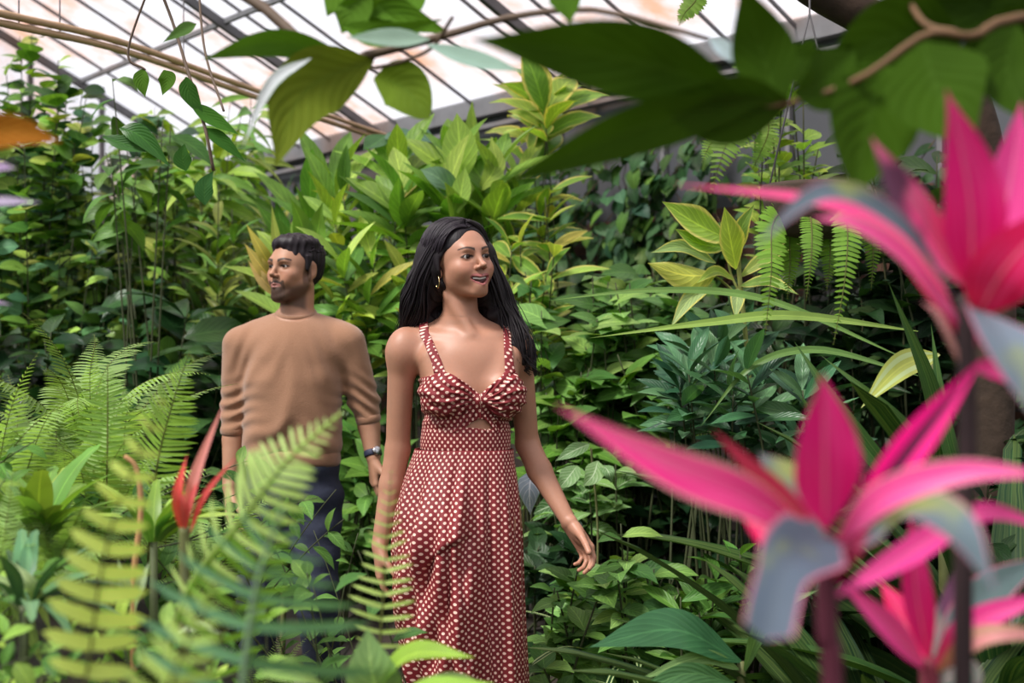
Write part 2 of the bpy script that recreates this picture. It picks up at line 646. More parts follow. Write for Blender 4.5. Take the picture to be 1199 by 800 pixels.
M_pane = pane_mat()
SR = 5.2
roofz = lambda s: EAVE + SLOPE * s
ceil = empty('ceiling', (0, 0, 0), kind='structure')
tb0, tb1 = -7.4, TFAR
b = Buf()
b.add([wall_pt(tb0, -.1, roofz(-.1)), wall_pt(tb1, -.1, roofz(-.1)), wall_pt(tb1, SR, roofz(SR)), wall_pt(tb0, SR, roofz(SR))], [[0, 3, 2, 1]])
b.build('pane', M_pane, ceil, smooth=False)
for t in np.arange(tb0 + .02, tb1, .45):
    b = Buf(); beam(b, wall_pt(t, -.05, roofz(-.05) - .03), wall_pt(t + 1e-4, SR, roofz(SR) - .02), .010, .022)
    b.build('glazing_bar', M_steel_dark, ceil, smooth=False)
for t in (-5.8, -3.55, -1.32, .93, tb1 - .02):
    b = Buf(); beam(b, wall_pt(t, -.05, roofz(-.05) - .09), wall_pt(t + 1e-4, SR, roofz(SR) - .06), .04, .06)
    b.build('rafter', M_steel_dark, ceil, smooth=False)
for s in (1.37, 2.7, 4.0, SR):
    b = Buf(); beam(b, wall_pt(tb0, s, roofz(s) - .07), wall_pt(tb1, s + 1e-4, roofz(s) - .05), .03, .035)
    b.build('purlin', M_rail, ceil, smooth=False)
# gable: panes above the far wall
gab = empty('window_1', (0, 0, 0), kind='structure')
b = Buf()
g0 = wall_pt(TFAR, 0, 2.6); g1 = wall_pt(TFAR, 0, EAVE); g2 = wall_pt(TFAR, SR, roofz(SR)); g3 = wall_pt(TFAR, SR, 2.6)
b.add([g0, g1, g2, g3], [[0, 1, 2, 3]]); b.build('pane', M_pane, gab, smooth=False)
for s in np.arange(.6, SR, .6):
    b = Buf(); beam(b, wall_pt(TFAR - .03, s, 2.6), wall_pt(TFAR - .03, s + 1e-4, roofz(s)), .03, .04)
    b.build('glazing_bar', M_steel_dark, gab, smooth=False)

# ================================================================== PEOPLE
def rotm(yaw, pitch, roll):
    """rows: head's lateral (person's left), forward and up axes; yaw 0 looks at the camera"""
    L = np.array([math.cos(yaw), math.sin(yaw), 0.0])
    Fw = np.array([math.sin(yaw), -math.cos(yaw), 0.0])
    U = np.array([0, 0, 1.0])
    Fw, U = Fw * math.cos(pitch) + U * math.sin(pitch), U * math.cos(pitch) - Fw * math.sin(pitch)
    L, U = L * math.cos(roll) - U * math.sin(roll), U * math.cos(roll) + L * math.sin(roll)
    return np.array([L, Fw, U])


def head_ops(S, c, M, female=True, s=1.0, smile=0.0):
    mz = -0.006 if female else -0.007
    h = lambda x, y, z: c + (np.array([x, y, z]) * s) @ M
    def E(p, r, k=0.012, sub=False): S.ell(h(*p), np.array(r) * s, k, M, sub)
    def Cn(a, b, r1, r2, k=0.012, sub=False): S.cone(h(*a), h(*b), r1 * s, r2 * s, k, sub)
    E((0, -0.014, 0.032), (0.073, 0.092, 0.080), 0.02)
    E((0, 0.030, 0.000), (0.062, 0.058, 0.070), 0.03)
    jw = 0.042 if female else 0.053
    E((0, 0.034, -0.045), (0.050 if female else 0.056, 0.048, 0.052), 0.025)
    for sg in (-1, 1):
        Cn((sg * jw, -0.002, -0.050), (sg * 0.014, 0.066, -0.094 if female else -0.099), 0.015 if female else 0.017, 0.012 if female else 0.018, 0.028)
        E((sg * 0.040, 0.056, -0.026), (0.021, 0.021, 0.018), 0.02)             # cheekbone
        E((sg * (0.030), 0.062, -0.046), (0.016, 0.018, 0.016), 0.018)          # cheek
    if female:
        for sg in (-1, 1):
            E((sg * 0.040, 0.034, -0.040), (0.016, 0.024, 0.020), 0.028)
            E((sg * 0.036, 0.066, -0.034), (0.015, 0.014, 0.012), 0.016)
    E((0, 0.076 if female else 0.073, -0.094 if female else -0.101), (0.014 if female else 0.016, 0.011, 0.012), 0.016)   # chin
    E((0, 0.074, -0.057 + mz), (0.027, 0.016, 0.026), 0.014)                         # muzzle
    Cn((-0.028, 0.077, 0.020), (0.028, 0.077, 0.020), 0.010, 0.010, 0.02)       # brow
    if not female:
        Cn((-0.034, 0.079, 0.015), (0.034, 0.079, 0.015), 0.008, 0.008, 0.014)
    for sg in (-1, 1):                                                          # eye sockets
        E((sg * 0.031, 0.094, 0.001), (0.017, 0.016, 0.010), 0.012, True)
    Cn((0, 0.082, 0.014), (0, 0.103, -0.024), 0.0055, 0.0075, 0.012)            # nose bridge
    E((0, 0.107 if female else 0.105, -0.028), (0.0085 if female else 0.0095, 0.0105, 0.0075), 0.007)
    for sg in (-1, 1):
        E((sg * 0.0115, 0.095, -0.032), (0.0065, 0.009, 0.0065), 0.005)
        E((sg * 0.006, 0.102, -0.0385), (0.0032, 0.005, 0.003), 0.002, True)
        E((sg * 0.031, 0.070, 0.001), (0.0155, 0.0150, 0.0132), 0.004)          # lids
        E((sg * 0.031, 0.088, 0.0005), (0.0145 if female else 0.0135, 0.014, 0.0050 if female else 0.0040), 0.0015, True)   # opening
    # mouth
    E((0, 0.080, -0.078 + .5 * mz), (0.016, 0.010, 0.012), 0.012)
    mo = 0.0085 * smile
    if female:
        for sg in (-1, 1):
            Cn((0, 0.0915, -0.0500 + mz), (sg * 0.0240, 0.080, -0.0500 + mz), 0.0045, 0.0030, 0.005)
            Cn((0, 0.0895, -0.0730 + mz), (sg * 0.0235, 0.080, -0.0530 + mz), 0.0052, 0.0030, 0.005)
            Cn((0, 0.0890, -0.0615 + mz), (sg * 0.0250, 0.0820, -0.0520 + mz), 0.0095, 0.0045, 0.0015, True)
            Cn((0, 0.0970, -0.0615 + mz), (sg * 0.0250, 0.0880, -0.0520 + mz), 0.0088, 0.0038, 0.0015, True)
    for sg in (() if female else (-1, 1)):
        Cn((0, 0.0925, -0.0525 + mo * .3 + mz), (sg * (0.019 + .006 * smile), 0.078, -0.0560 + 0.008 * smile + mz), 0.0052, 0.003, 0.004)
        Cn((0, 0.0905, -0.0635 - mo + mz), (sg * (0.017 + .007 * smile), 0.078, -0.0575 + 0.007 * smile + mz), 0.0062, 0.003, 0.004)
    if smile > 5:
        E((0, 0.088, -0.0580 - mo * .35), (0.0215, 0.013, 0.0052 + .003 * smile), 0.0015, True)
    elif not female:
        E((0, 0.098, -0.0580 + mz), (0.022, 0.010, 0.0012), 0.002, True)
    for sg in (-1, 1):                                                          # ears
        E((sg * 0.074, -0.012, -0.004), (0.007, 0.019, 0.030), 0.006)
        E((sg * 0.072, -0.004, -0.030), (0.006, 0.010, 0.012), 0.006)
        E((sg * 0.081, -0.008, -0.002), (0.005, 0.010, 0.018), 0.004, True)


def add_hand(S, wrist, d, n, thumb, sc=1.0, curl=(0.35, 0.45, 0.3), spread=0.06, fr=1.0, tcurl=0.3):
    d = unit(d); n = unit(n - d * (n @ d)); s = np.cross(d, n) * thumb
    W = np.array(wrist)
    offs = (0.027, 0.009, -0.009, -0.025)
    lens = (0.070, 0.078, 0.072, 0.056)
    pal = (0.086, 0.088, 0.083, 0.076)
    for o, pl in zip(offs, pal):
        S.cone(W + s * o * 0.55 * sc, W + (d * pl + s * o) * sc, 0.0150 * sc, 0.0110 * sc, 0.012)
    S.ell(W + (d * .04 + s * .018 + n * .006) * sc, np.array([.02, .03, .014]) * sc, .012, np.array([s, d, n]))
    for i, (o, L, pl) in enumerate(zip(offs, lens, pal)):
        p = W + (d * pl + s * o) * sc
        ang = 0.0
        sp = (o / 0.027) * spread
        r = (0.0088, 0.0090, 0.0086, 0.0076)[i] * sc * fr
        for j, (fr_, cu) in enumerate(zip((0.45, 0.31, 0.24), curl)):
            ang += cu * (1 + 0.12 * i)
            dd = unit(d * math.cos(ang) + n * math.sin(ang) + s * sp)
            q = p + dd * L * fr_ * sc
            S.cone(p, q, r, r * 0.9, 0.006 if j == 0 else 0.002)
            p = q; r *= 0.9
    p = W + (d * .018 + s * .020 + n * .004) * sc
    dd = unit(d * 0.72 + s * 0.62 + n * 0.35)
    for L, r, k in ((0.046, .0125, .012), (0.032, .0100, .003), (0.025, .0090, .002)):
        q = p + dd * L * sc
        S.cone(p, q, r * sc, r * .9 * sc, k)
        p = q
        dd = unit(dd + n * tcurl + d * .25)
    return W + d * 0.08 * sc


def mesh_patches(S, patches, disp=None):
    """patches: (lo, hi, h); later patches win over earlier ones inside their box"""
    V, Fc, n = [], [], 0
    for i, (lo, hi, h) in enumerate(patches):
        lo, hi = np.array(lo, float), np.array(hi, float)
        d, ax = S.field(lo, hi, h)
        if disp is not None:
            d = disp(d, ax)
        v, f = surface_nets(d, ax)
        cen = v[f].mean(1)
        keep = np.ones(len(f), bool)
        for (l2, h2, hh) in patches[i + 1:]:
            l2, h2 = np.array(l2) + hh * 2.2, np.array(h2) - hh * 2.2
            keep &= ~((cen > l2) & (cen < h2)).all(1)
        f = f[keep]
        V.append(v); Fc.append(f + n); n += len(v)
    return np.concatenate(V), np.concatenate(Fc)


def smooth_mesh(v, f, it=1, lam=0.5):
    e = np.concatenate([f[:, [0, 1]], f[:, [1, 2]], f[:, [2, 3]], f[:, [3, 0]]])
    for _ in range(it):
        s = np.zeros_like(v); c = np.zeros(len(v))
        np.add.at(s, e[:, 0], v[e[:, 1]]); np.add.at(c, e[:, 0], 1)
        np.add.at(s, e[:, 1], v[e[:, 0]]); np.add.at(c, e[:, 1], 1)
        m = c > 0
        v = v.copy()
        v[m] = v[m] * (1 - lam) + lam * s[m] / c[m][:, None]
    return v


def sdf_obj(name, v, f, mat, parent, colors=(1, 1, 1), uv=None):
    b = Buf()
    used = np.zeros(len(v), bool); used[f.ravel()] = True
    mp = np.cumsum(used) - 1
    c = np.asarray(colors, float)
    if c.ndim == 2: c = c[used]
    b.add(v[used], mp[f], None if uv is None else uv[used], c)
    return b.build(name, mat, parent)


def sstep(a, b, x):
    t = np.clip((x - a) / (b - a), 0, 1)
    return t * t * (3 - 2 * t)


def blend(c, col, m):
    return c * (1 - m[:, None]) + np.array(col) * m[:, None]


def face_colors(v, c0, M, s, skin, female, vz):
    """own colours of lips, brows, lashes, stubble; mouth and nostril hollows painted dark"""
    q = ((v - c0) @ M.T) / s
    x, y, z = q[:, 0], q[:, 1], q[:, 2]
    ax_ = np.abs(x)
    c = np.tile(np.array(skin), (len(v), 1))
    front = (y > 0.045) & (np.abs(z) < 0.14)
    near = (np.abs(q) < 0.16).all(1)
    # cheeks a little redder
    ch = np.exp(-(((ax_ - 0.040) / 0.022) ** 2 + ((z + 0.03) / 0.02) ** 2)) * (y > 0.02) * near
    c = blend(c, np.array(skin) * np.array([1.02, 0.80, 0.78]), ch * 0.5)
    # lips
    lz = -0.0635 if not female else -0.0585
    lipw, liph = (0.024, 0.0125) if female else (0.0235, 0.0075)
    lp = ((x / lipw) ** 2 + ((z - lz + (-0.25 * ax_ * .35 if female else 0)) / liph) ** 2)
    if female:
        zc = -0.0672 + 0.36 * ax_
        hh_ = 0.0158 * np.sqrt(np.clip(1 - (ax_ / 0.0315) ** 2, 0, 1)) + .0005
        lp = ((z - zc) / hh_) ** 2 + 2.0 * (ax_ > .031)
    c = blend(c, (0.40, 0.13, 0.12) if female else (0.30, 0.12, 0.10), sstep(1.15, 0.85, lp) * (y > 0.072))
    if not female:
        n1 = 0.5 + 0.5 * np.sin(v[:, 0] * 1900) * np.sin(v[:, 2] * 2100)
        mous = sstep(0.0070, 0.0050, np.abs(z + 0.0535 + 0.20 * ax_ * (ax_ > .012))) * sstep(0.031, 0.026, ax_) * (y > 0.06)
        gote = sstep(0.033, 0.025, ax_) * sstep(-0.066, -0.072, z) * sstep(.02, .045, y) * (z > -.125)
        side = sstep(0.021, 0.026, ax_) * sstep(0.037, 0.032, ax_) * sstep(-0.045, -0.05, z) * (y > 0.05)
        jaw = sstep(-0.050, -0.078, z - 0.30 * (0.06 - np.minimum(y, 0.06))) * 1.0 * sstep(-0.018, 0.006, y) * sstep(-0.128, -0.112, z + .25 * (0.07 - y))
        sideb = sstep(0.048, 0.056, ax_) * sstep(-0.006, 0.002, y) * sstep(0.030, 0.020, y) * (z < 0.02) * sstep(-0.085, -0.07, z)
        b = np.clip(np.maximum.reduce([mous * 1.0, gote * 0.95, side * 0.9, jaw * 0.8, sideb * 0.7]), 0, 1)
        b *= 1 - sstep(1.15, 0.85, lp) * (y > 0.072)
        c = blend(c, (0.022, 0.014, 0.012), b * near * (0.86 + 0.12 * n1))
    # brows
    bx = np.clip((ax_ - 0.012) / 0.038, 0, 1)
    bz = 0.0185 + 0.0075 * np.sin(bx * 2.3) - 0.002 * bx
    th = (0.0036 if female else 0.0050) * (1 - 0.55 * bx)
    br = sstep(th * 1.5, th * 0.7, np.abs(z - bz)) * (ax_ > 0.011) * (ax_ < 0.051) * (y > 0.05)
    c = blend(c, (0.025, 0.016, 0.013), br * 0.92)
    # lash lines
    ev = ((ax_ - 0.031) / 0.0150) ** 2 + ((z - 0.0005) / 0.0060) ** 2
    up = sstep(1.55, 1.1, ev) * (y > 0.06) * (z > -0.001)
    c = blend(c, (0.02, 0.013, 0.012), up * 0.95)
    dn = sstep(1.5, 1.1, ev) * (y > 0.06) * (z <= -0.001)
    c = blend(c, (0.10, 0.045, 0.035), dn * 0.6)
    # inside of the mouth
    ins_ = ((x / 0.025) ** 2 + ((z + 0.0670 - .36 * ax_) / 0.0100) ** 2 < 1) & (y < 0.0868 - ax_ * .2) & (y > 0.05)
    if female:
        c = blend(c, (0.09, 0.02, 0.02), ins_.astype(float))
    nos = np.exp(-(((ax_ - 0.006) / 0.003) ** 2 + ((z + 0.0385) / 0.0028) ** 2)) * (y > 0.09)  # shade of the nostril holes painted into the skin colour
    c = blend(c, (0.08, 0.03, 0.025), nos * 0.8)
    return c


def eyeball(parent, c, M, s, sg, gaze, iris=(0.020, 0.010, 0.006)):
    cen = c + (np.array([sg * 0.031, 0.0715, 0.001]) * s) @ M
    nth, nph = 28, 32
    th = np.linspace(0.001, PI - 0.001, nth); ph = np.linspace(0, 2 * PI, nph, endpoint=False)
    g = unit(gaze); a = unit(np.cross(g, [0, 0, 1.0])); b = np.cross(g, a)
    T_, P_ = np.meshgrid(th, ph, indexing='ij')
    v = cen + 0.0126 * s * (g * np.cos(T_)[..., None] + a * (np.sin(T_) * np.cos(P_))[..., None] + b * (np.sin(T_) * np.sin(P_))[..., None])
    col = np.tile(np.array([0.42, 0.38, 0.36]), (nth * nph, 1))
    t = T_.ravel()
    col[t < 0.66] = iris
    col[t < 0.34] = (0.004, 0.004, 0.004)
    buf = Buf(); buf.add(v.reshape(-1, 3), grid_faces(nth, nph, True), None, col)
    buf.build('eye', M_eye, parent)


def strands(buf, guides, n, wave=0.006, rad=0.0022, seg=22, sh=(0.9, 1.12), col=(1, 1, 1), arc=None, kwave=3.0):
    """guides: list of (point, radius, side-vector-scale); strands run along, near the outside of the lock"""
    P = np.array([g[0] for g in guides]); R = np.array([g[1] for g in guides])
    pts = spline(P, seg); rr = np.interp(np.linspace(0, 1, seg), np.linspace(0, 1, len(R)), R)
    tan = unit(np.gradient(pts, axis=0))
    a = unit(np.cross(tan, [0.05, 1.0, 0.02])); b = np.cross(tan, a)
    for _ in range(n):
        ph = rng.uniform(*(arc or (0, 2 * PI)))
        k = rng.uniform(*sh)
        t = np.linspace(0, 1, seg)
        phs = ph + 0.25 * np.sin(t * rng.uniform(2, 5) + rng.uniform(0, 6))
        wv = wave * np.sin(t * 2 * PI * kwave + ph * 2 + rng.uniform(-.5, .5)) * np.clip(t * 2 - .5, 0, 1)
        p = pts + (a * np.cos(phs)[:, None] + b * np.sin(phs)[:, None]) * (rr * k)[:, None] + a * wv[:, None]
        end = rng.integers(int(seg * 0.75), seg + 1)
        r = rad * rng.uniform(0.6, 1.3) * np.sin(np.linspace(0.5, PI - 0.12, end)) ** 0.6
        sh_ = rng.uniform(0.7, 1.5)
        tube(buf, p[:end], r, 5, np.array(col) * sh_)


M_skinW = plain('warm_brown_skin', (0.4, 0.2, 0.12), rough=0.46, attr=True, noise_amt=0.05, scale=120, sss=0.12, spec=0.42)
M_skinM = plain('brown_skin', (0.35, 0.18, 0.11), rough=0.52, attr=True, noise_amt=0.06, scale=120, sss=0.1, spec=0.38)
M_eye = plain('eye', (0.6, 0.6, 0.6), rough=0.22, attr=True, spec=.3)
M_hair = plain('black_hair', (0.012, 0.008, 0.009), rough=0.50, attr=True, noise_amt=0.3, scale=90, spec=0.28, stretch=(1, 1, 0.12), bump=0.3)
M_teeth = plain('teeth', (0.90, 0.86, 0.80), rough=0.25)
M_gold = plain('gold', (0.85, 0.62, 0.3), rough=0.25, metal=1.0)


def dotted(name, base, dot, pitch=0.0205, r=0.185):
    m, t, o = nmat(name)
    uv = t.nodes.new('ShaderNodeUVMap')
    sp = t.nodes.new('ShaderNodeSeparateXYZ'); t.links.new(uv.outputs[0], sp.inputs[0])
    u = math_node(t, 'MULTIPLY', sp.outputs[0], 1 / pitch)
    v = math_node(t, 'MULTIPLY', sp.outputs[1], 2 / pitch * 1.05)
    row = math_node(t, 'FLOOR', v)
    off = math_node(t, 'MULTIPLY', math_node(t, 'FRACT', math_node(t, 'MULTIPLY', row, 0.5)), 1.0)
    fu = math_node(t, 'SUBTRACT', math_node(t, 'FRACT', math_node(t, 'ADD', u, off)), 0.5)
    fv = math_node(t, 'MULTIPLY', math_node(t, 'SUBTRACT', math_node(t, 'FRACT', v), 0.5), 0.5)
    d = math_node(t, 'SQRT', math_node(t, 'ADD', math_node(t, 'MULTIPLY', fu, fu), math_node(t, 'MULTIPLY', fv, fv)))
    mr = t.nodes.new('ShaderNodeMapRange'); t.links.new(d, mr.inputs[0])
    mr.inputs[1].default_value = r + 0.02; mr.inputs[2].default_value = r - 0.02
    nz = t.nodes.new('ShaderNodeTexNoise'); nz.inputs['Scale'].default_value = 30
    vv = math_node(t, 'MULTIPLY_ADD', nz.outputs[0], 0.5, 0.75)
    cc = t.nodes.new('ShaderNodeCombineColor')
    for i in range(3): t.links.new(vv, cc.inputs[i])
    bc = mixc(t, 1.0, tuple(base), cc.outputs[0], 'MULTIPLY')
    c = mixc(t, mr.outputs[0], bc, tuple(dot))
    b = t.nodes.new('ShaderNodeBsdfPrincipled')
    b.inputs['Roughness'].default_value = 0.62
    b.inputs['Specular IOR Level'].default_value = 0.3
    b.inputs['Sheen Weight'].default_value = 0.0
    t.links.new(c, b.inputs['Base Color'])
    t.links.new(b.outputs[0], o.inputs[0])
    return m


M_dress = dotted('rust_red_fabric_with_cream_dots', (0.205, 0.018, 0.024), (0.92, 0.62, 0.52))
M_dress2 = M_dress

# ------------------------------------------------------------------ the woman
YW = 3.5
woman = empty('person', at(545, 430, YW) * [1, 1, 0],
              'woman with long black hair in a rust red polka dot sundress, walking and looking right', 'person')
p3 = lambda px, py, fw=0.0: at(px, py, YW) + np.array([0, -fw, 0])
T = SDF()
T.ell(p3(548, 452, .0), (.128, .088, .150), .03)
T.ell(p3(546, 420, -.005), (.135, .070, .070), .04)
T.cone(p3(481, 405, -.02), p3(602, 404, -.02), .040, .040, .05)
T.cone(p3(520, 384, -.03), p3(484, 400, -.03), .030, .030, .04)
T.cone(p3(560, 384, -.03), p3(600, 400, -.03), .030, .030, .04)
T.ell(p3(545, 520, .0), (.116, .084, .110), .05)
T.ell(p3(541, 600, .0), (.158, .112, .130), .06)
T.cone(p3(508, 420, .040), p3(524, 452, .060), .030, .050, .03)
T.cone(p3(596, 420, .030), p3(587, 452, .050), .028, .046, .03)
T.ell(p3(525, 461, .064), (.070, .062, .062), .008)
T.ell(p3(591, 461, .054), (.053, .060, .060), .008)
T.cone(p3(561, 430, .094), p3(561.5, 446, .112), .002, .005, .006, sub=True)
T.cone(p3(561.5, 446, .112), p3(562, 468, .127), .005, .008, .006, sub=True)
torso_ops = list(T.ops)
S = SDF(); S.ops = list(torso_ops)
# neck with its cords and the collar bones
hc = p3(539, 307, 0.0)
MW = rotm(math.radians(36), math.radians(7), math.radians(-5))
S.cone(p3(540, 392, -.015), hc + np.array([0, -.02, -.055]) @ MW, .050, .047, .03)
S.cone(p3(553, 392, .045), p3(524, 345, 0.02), .010, .010, .022)
S.cone(p3(544, 399, .040), p3(500, 392, .016), .008, .006, .022)
S.cone(p3(561, 399, .036), p3(596, 391, .008), .008, .006, .022)
# arms
Lsh, Lel, Lwr = p3(473, 412, -.01), p3(464, 528, -.045), p3(444, 640, -.01)
S.ell(p3(472, 411, -.01), (.046, .048, .060), .03)
S.cone(p3(470, 415, -.01), Lel, .038, .033, .025)
S.cone(Lel, p3(457, 570, -.04), .035, .034, .012)
S.cone(p3(457, 570, -.04), Lwr, .034, .0225, .012)
Rsh, Rel, Rwr = p3(608, 412, -.03), p3(618, 522, -.075), p3(664, 607, .03)
S.ell(p3(607, 413, -.02), (.043, .046, .060), .03)
S.cone(p3(608, 417, -.02), Rel, .037, .032, .025)
S.cone(Rel, p3(632, 552, -.04), .034, .034, .012)
S.cone(p3(632, 552, -.04), Rwr, .034, .0215, .012)
add_hand(S, Rwr + np.array([.006, -.002, -.012]), np.array([.54, -.16, -.83]), np.array([-.62, -.50, -.40]), -1, 0.96, (0.35, 0.55, 0.4), 0.05, 0.93, 0.15)
add_hand(S, Lwr, np.array([0.0, -.05, -1.0]), np.array([1.0, .2, .0]), 1, 0.95, (0.25, 0.35, 0.3))
# legs and feet
def leg(S, hip, knee, ank, r=(.082, .055, .036), toe=(0, -.19, 0), k=.05):
    S.cone(hip, knee, r[0], r[1], k)
    calf = knee * .62 + ank * .38 + np.array([0, .012, 0])
    S.cone(knee, calf, r[1] * .95, r[1] * .98, .02)
    S.cone(calf, ank, r[1] * .93, r[2], .02)
    heel = ank + np.array([0, .02, -.055])
    S.cone(ank, heel, r[2], .030, .02)
    S.cone(heel, ank * [1, 1, 0] + np.array([toe[0], toe[1], .026]), .030, .024, .02)
leg(S, p3(512, 625), np.array([-.175, YW - .06, .47]), np.array([-.175, YW - .03, .09]))
leg(S, p3(570, 625), np.array([-.06, YW + .02, .48]), np.array([-.075, YW + .17, .09]))
head_ops(S, hc, MW, True, 0.985, smile=0.9)
T2 = SDF(); T2.ops = torso_ops
lo_b, hi_b = [-.62, YW - .40, -.01], [.42, YW + .32, 1.72]
hb = [hc - .135, hc + .135]
v, f = mesh_patches(S, [(lo_b, hi_b, .0065),
                        (p3(455, 490, .2) + [0, 0, 0], p3(640, 376, -.16), .0042),
                        (hb[0] - [0, 0, .015], hb[1], .0019),
                        (Rwr + [-.035, -.11, -.20], Rwr + [.15, .09, .03], .0018)])
v = smooth_mesh(v, f, 1, 0.4)
skinW = np.array([0.46, 0.225, 0.148])
colr = face_colors(v, hc, MW, 0.985, skinW, True, None)
vp = v @ np.array([0, 0, 1.0])
# cleavage line is shape; nails a little paler
sdf_obj('body', v, f, M_skinW, woman, colr)
gaze = np.array([0.70, -0.71, 0.10])
for sg in (-1, 1):
    eyeball(woman, hc, MW, 0.985, sg, gaze)
# teeth
tb = Buf()
for row, zz, wd in ((0, -0.0612, .0215),):
    n = 15
    xs = np.linspace(-wd, wd, n)
    pts = []
    for j, dz in enumerate((-.0032, 0.0, .0032)):
        for x_ in xs:
            yy = 0.0860 - 14.0 * x_ * x_ - (0.0022 if j != 1 else 0) - row * .003
            pts.append(hc + (np.array([x_, yy, zz + abs(x_) * .18 + dz * .85]) * .985) @ MW)
    tb.add(pts, grid_faces(3, n))
    bk = np.array(pts) - MW[1] * .004
    tb.add(bk, grid_faces(3, n)[:, ::-1])
tb.build('teeth', M_teeth, woman)
# hair: one full volume plus many locks
H = SDF()
hh = lambda x, y, z: hc + (np.array([x, y, z]) * .985) @ MW
H.ell(hh(0, -.020, .036), (.083, .099, .087), .02, MW)
H.ell(hh(-.03, -.03, -.01), (.062, .075, .07), .03, MW)
H.ell(hh(.03, -.03, -.01), (.062, .072, .07), .03, MW)
H.chain([p3(510, 300, -.02), p3(497, 335, -.03), p3(490, 368, -.05), p3(481, 392, -.085)], [.052, .048, .045, .030], .04)
H.chain([p3(535, 320, -.07), p3(540, 380, -.115), p3(545, 450, -.14), p3(548, 500, -.13)], [.060, .075, .065, .03], .05)
H.chain([p3(560, 300, -.05), p3(573, 340, -.06), p3(590, 378, -.04), p3(604, 405, .008), p3(613, 425, .02)], [.050, .046, .040, .028, .010], .035)
H.ell(hh(0.003, .105, -.028), (.0585, .085, .098), .010, MW, sub=True)      # the face stays free
H.ell(hh(0.010, .110, .030), (.046, .070, .052), .014, MW, sub=True)
H.ell(hh(-.062, .045, -.03), (.022, .050, .055), .010, MW, sub=True)        # cheek and ear side
H.cone(p3(543, 350, .07), p3(541, 400, .09), .060, .075, .01, sub=True)    # throat

def hdisp(d, ax):
    X, Y, Z = np.meshgrid(*ax, indexing='ij')
    a = np.arctan2(X - hc[0], -(Y - hc[1] - .05))
    low = np.clip((hc[2] - Z) / .12, 0, 1)
    hi_ = np.clip((hc[2] + .02 - Z) / .05, 0, 1)
    return d + .0022 * hi_ * np.sin(a * 34 + 5 * np.sin(Z * 16)) + low * .004 * np.sin(X * 55 + 3.5 * np.sin(Z * 38))
v, f = mesh_patches(H, [([hc[0] - .22, YW - .14, .95], [hc[0] + .26, YW + .28, 1.70], .0036)], hdisp)
hair = sdf_obj('hair', v, f, M_hair, woman, (0.014, 0.010, 0.013))
hb_ = Buf()
gl = [(hh(-.008, .055, .105), .004), (hh(-.055, .020, .075), .016), (p3(499, 318, .02), .030), (p3(489, 350, -.01), .042), (p3(482, 380, -.05), .042), (p3(474, 398, -.08), .03)]
strands(hb_, gl, 150, .006, .0024, 26, (.6, 1.1), (.016, .012, .016), arc=(PI * .2, PI * 1.6))
gb = [(hh(0, -.02, .11), .01), (hh(-.02, -.09, .06), .04), (p3(522, 335, -.10), .065), (p3(535, 400, -.15), .075), (p3(543, 470, -.15), .06), (p3(548, 510, -.14), .03)]
strands(hb_, gb, 120, .010, .0026, 26, (.8, 1.1), (.014, .010, .013))
gr = [(hh(.004, .060, .104), .003), (hh(.050, .045, .080), .010), (hh(.075, .02, .02), .018), (p3(583, 335, -.02), .026), (p3(594, 370, -.02), .034), (p3(608, 402, .012), .032), (p3(620, 426, .022), .016), (p3(628, 440, .02), .005)]
strands(hb_, gr, 150, .008, .0024, 30, (.5, 1.12), (.016, .012, .014))
gt = [(hh(-.004, .058, .106), .003), (hh(-.04, .0, .108), .014), (hh(-.066, -.05, .05), .022), (p3(500, 325, -.06), .04), (p3(489, 372, -.08), .04), (p3(482, 396, -.09), .03)]
strands(hb_, gt, 120, .005, .0024, 26, (.7, 1.05), (.016, .012, .017))
# combed locks that leave the parting and follow the skull, then hang
for side_, tgt, nn_ in ((-1, [(491, 352, -.03), (480, 394, -.07)], 190), (1, [(589, 360, -.02), (617, 424, .02)], 130)):
    for _ in range(nn_):
        y0 = rng.uniform(-.04, .088)
        phm = rng.uniform(1.35, 1.75)
        ph = np.linspace(.03, phm * .88, 5)
        k_ = rng.uniform(1.0, 1.035)
        yy = y0 - (.050 + .02 * side_) * (ph / phm) ** 1.4 * (1 if y0 > 0 else .4)
        yy = np.clip(yy, -.088, .098)
        cyl = np.sqrt(np.clip(1 - (yy / .102) ** 2, .05, 1))
        X_ = -.006 + side_ * .0865 * np.sin(ph) * cyl
        Z_ = .036 + .0905 * np.cos(ph) * cyl
        pts_ = [hh(X_[j] * k_, -.020 + yy[j] + .0, Z_[j] + (k_ - 1) * .08) for j in range(5)]
        off = np.array([rng.normal(0, .016), rng.normal(0, .020), 0]) + np.array([side_ * np.clip(.03 - y0, 0, .1) * .35, 0, 0])
        m_ = 2
        qa_, qb_ = pts_[-1], p3(*tgt[0]) + off + np.array([0, np.clip((.06 - y0) * .6, 0, .08), 0])
        pts_ += [qa_ + (qb_ - qa_) * g_ for g_ in (.25, .5, .75)]
        for q_ in tgt[:m_]:
            pts_.append(p3(*q_) + off * (1 if q_[1] > 340 else .6) + np.array([0, np.clip((.06 - y0) * .6, 0, .08), rng.normal(0, .004)]))
        S_ = spline(pts_, 30)
        t_ = np.linspace(0, 1, 30)
        S_ = S_ + np.array([1, .3, 0]) * (.005 * np.sin(t_ * 22 + rng.uniform(0, 6)) * np.clip(t_ * 2 - 1, 0, 1))[:, None]
        tube(hb_, S_, .0024 * rng.uniform(.6, 1.25) * np.sin(np.linspace(.55, PI - .1, 30)) ** .6, 5, np.array([.017, .012, .018]) * rng.uniform(.6, 1.7))
o = hb_.build('lock', M_hair, hair)
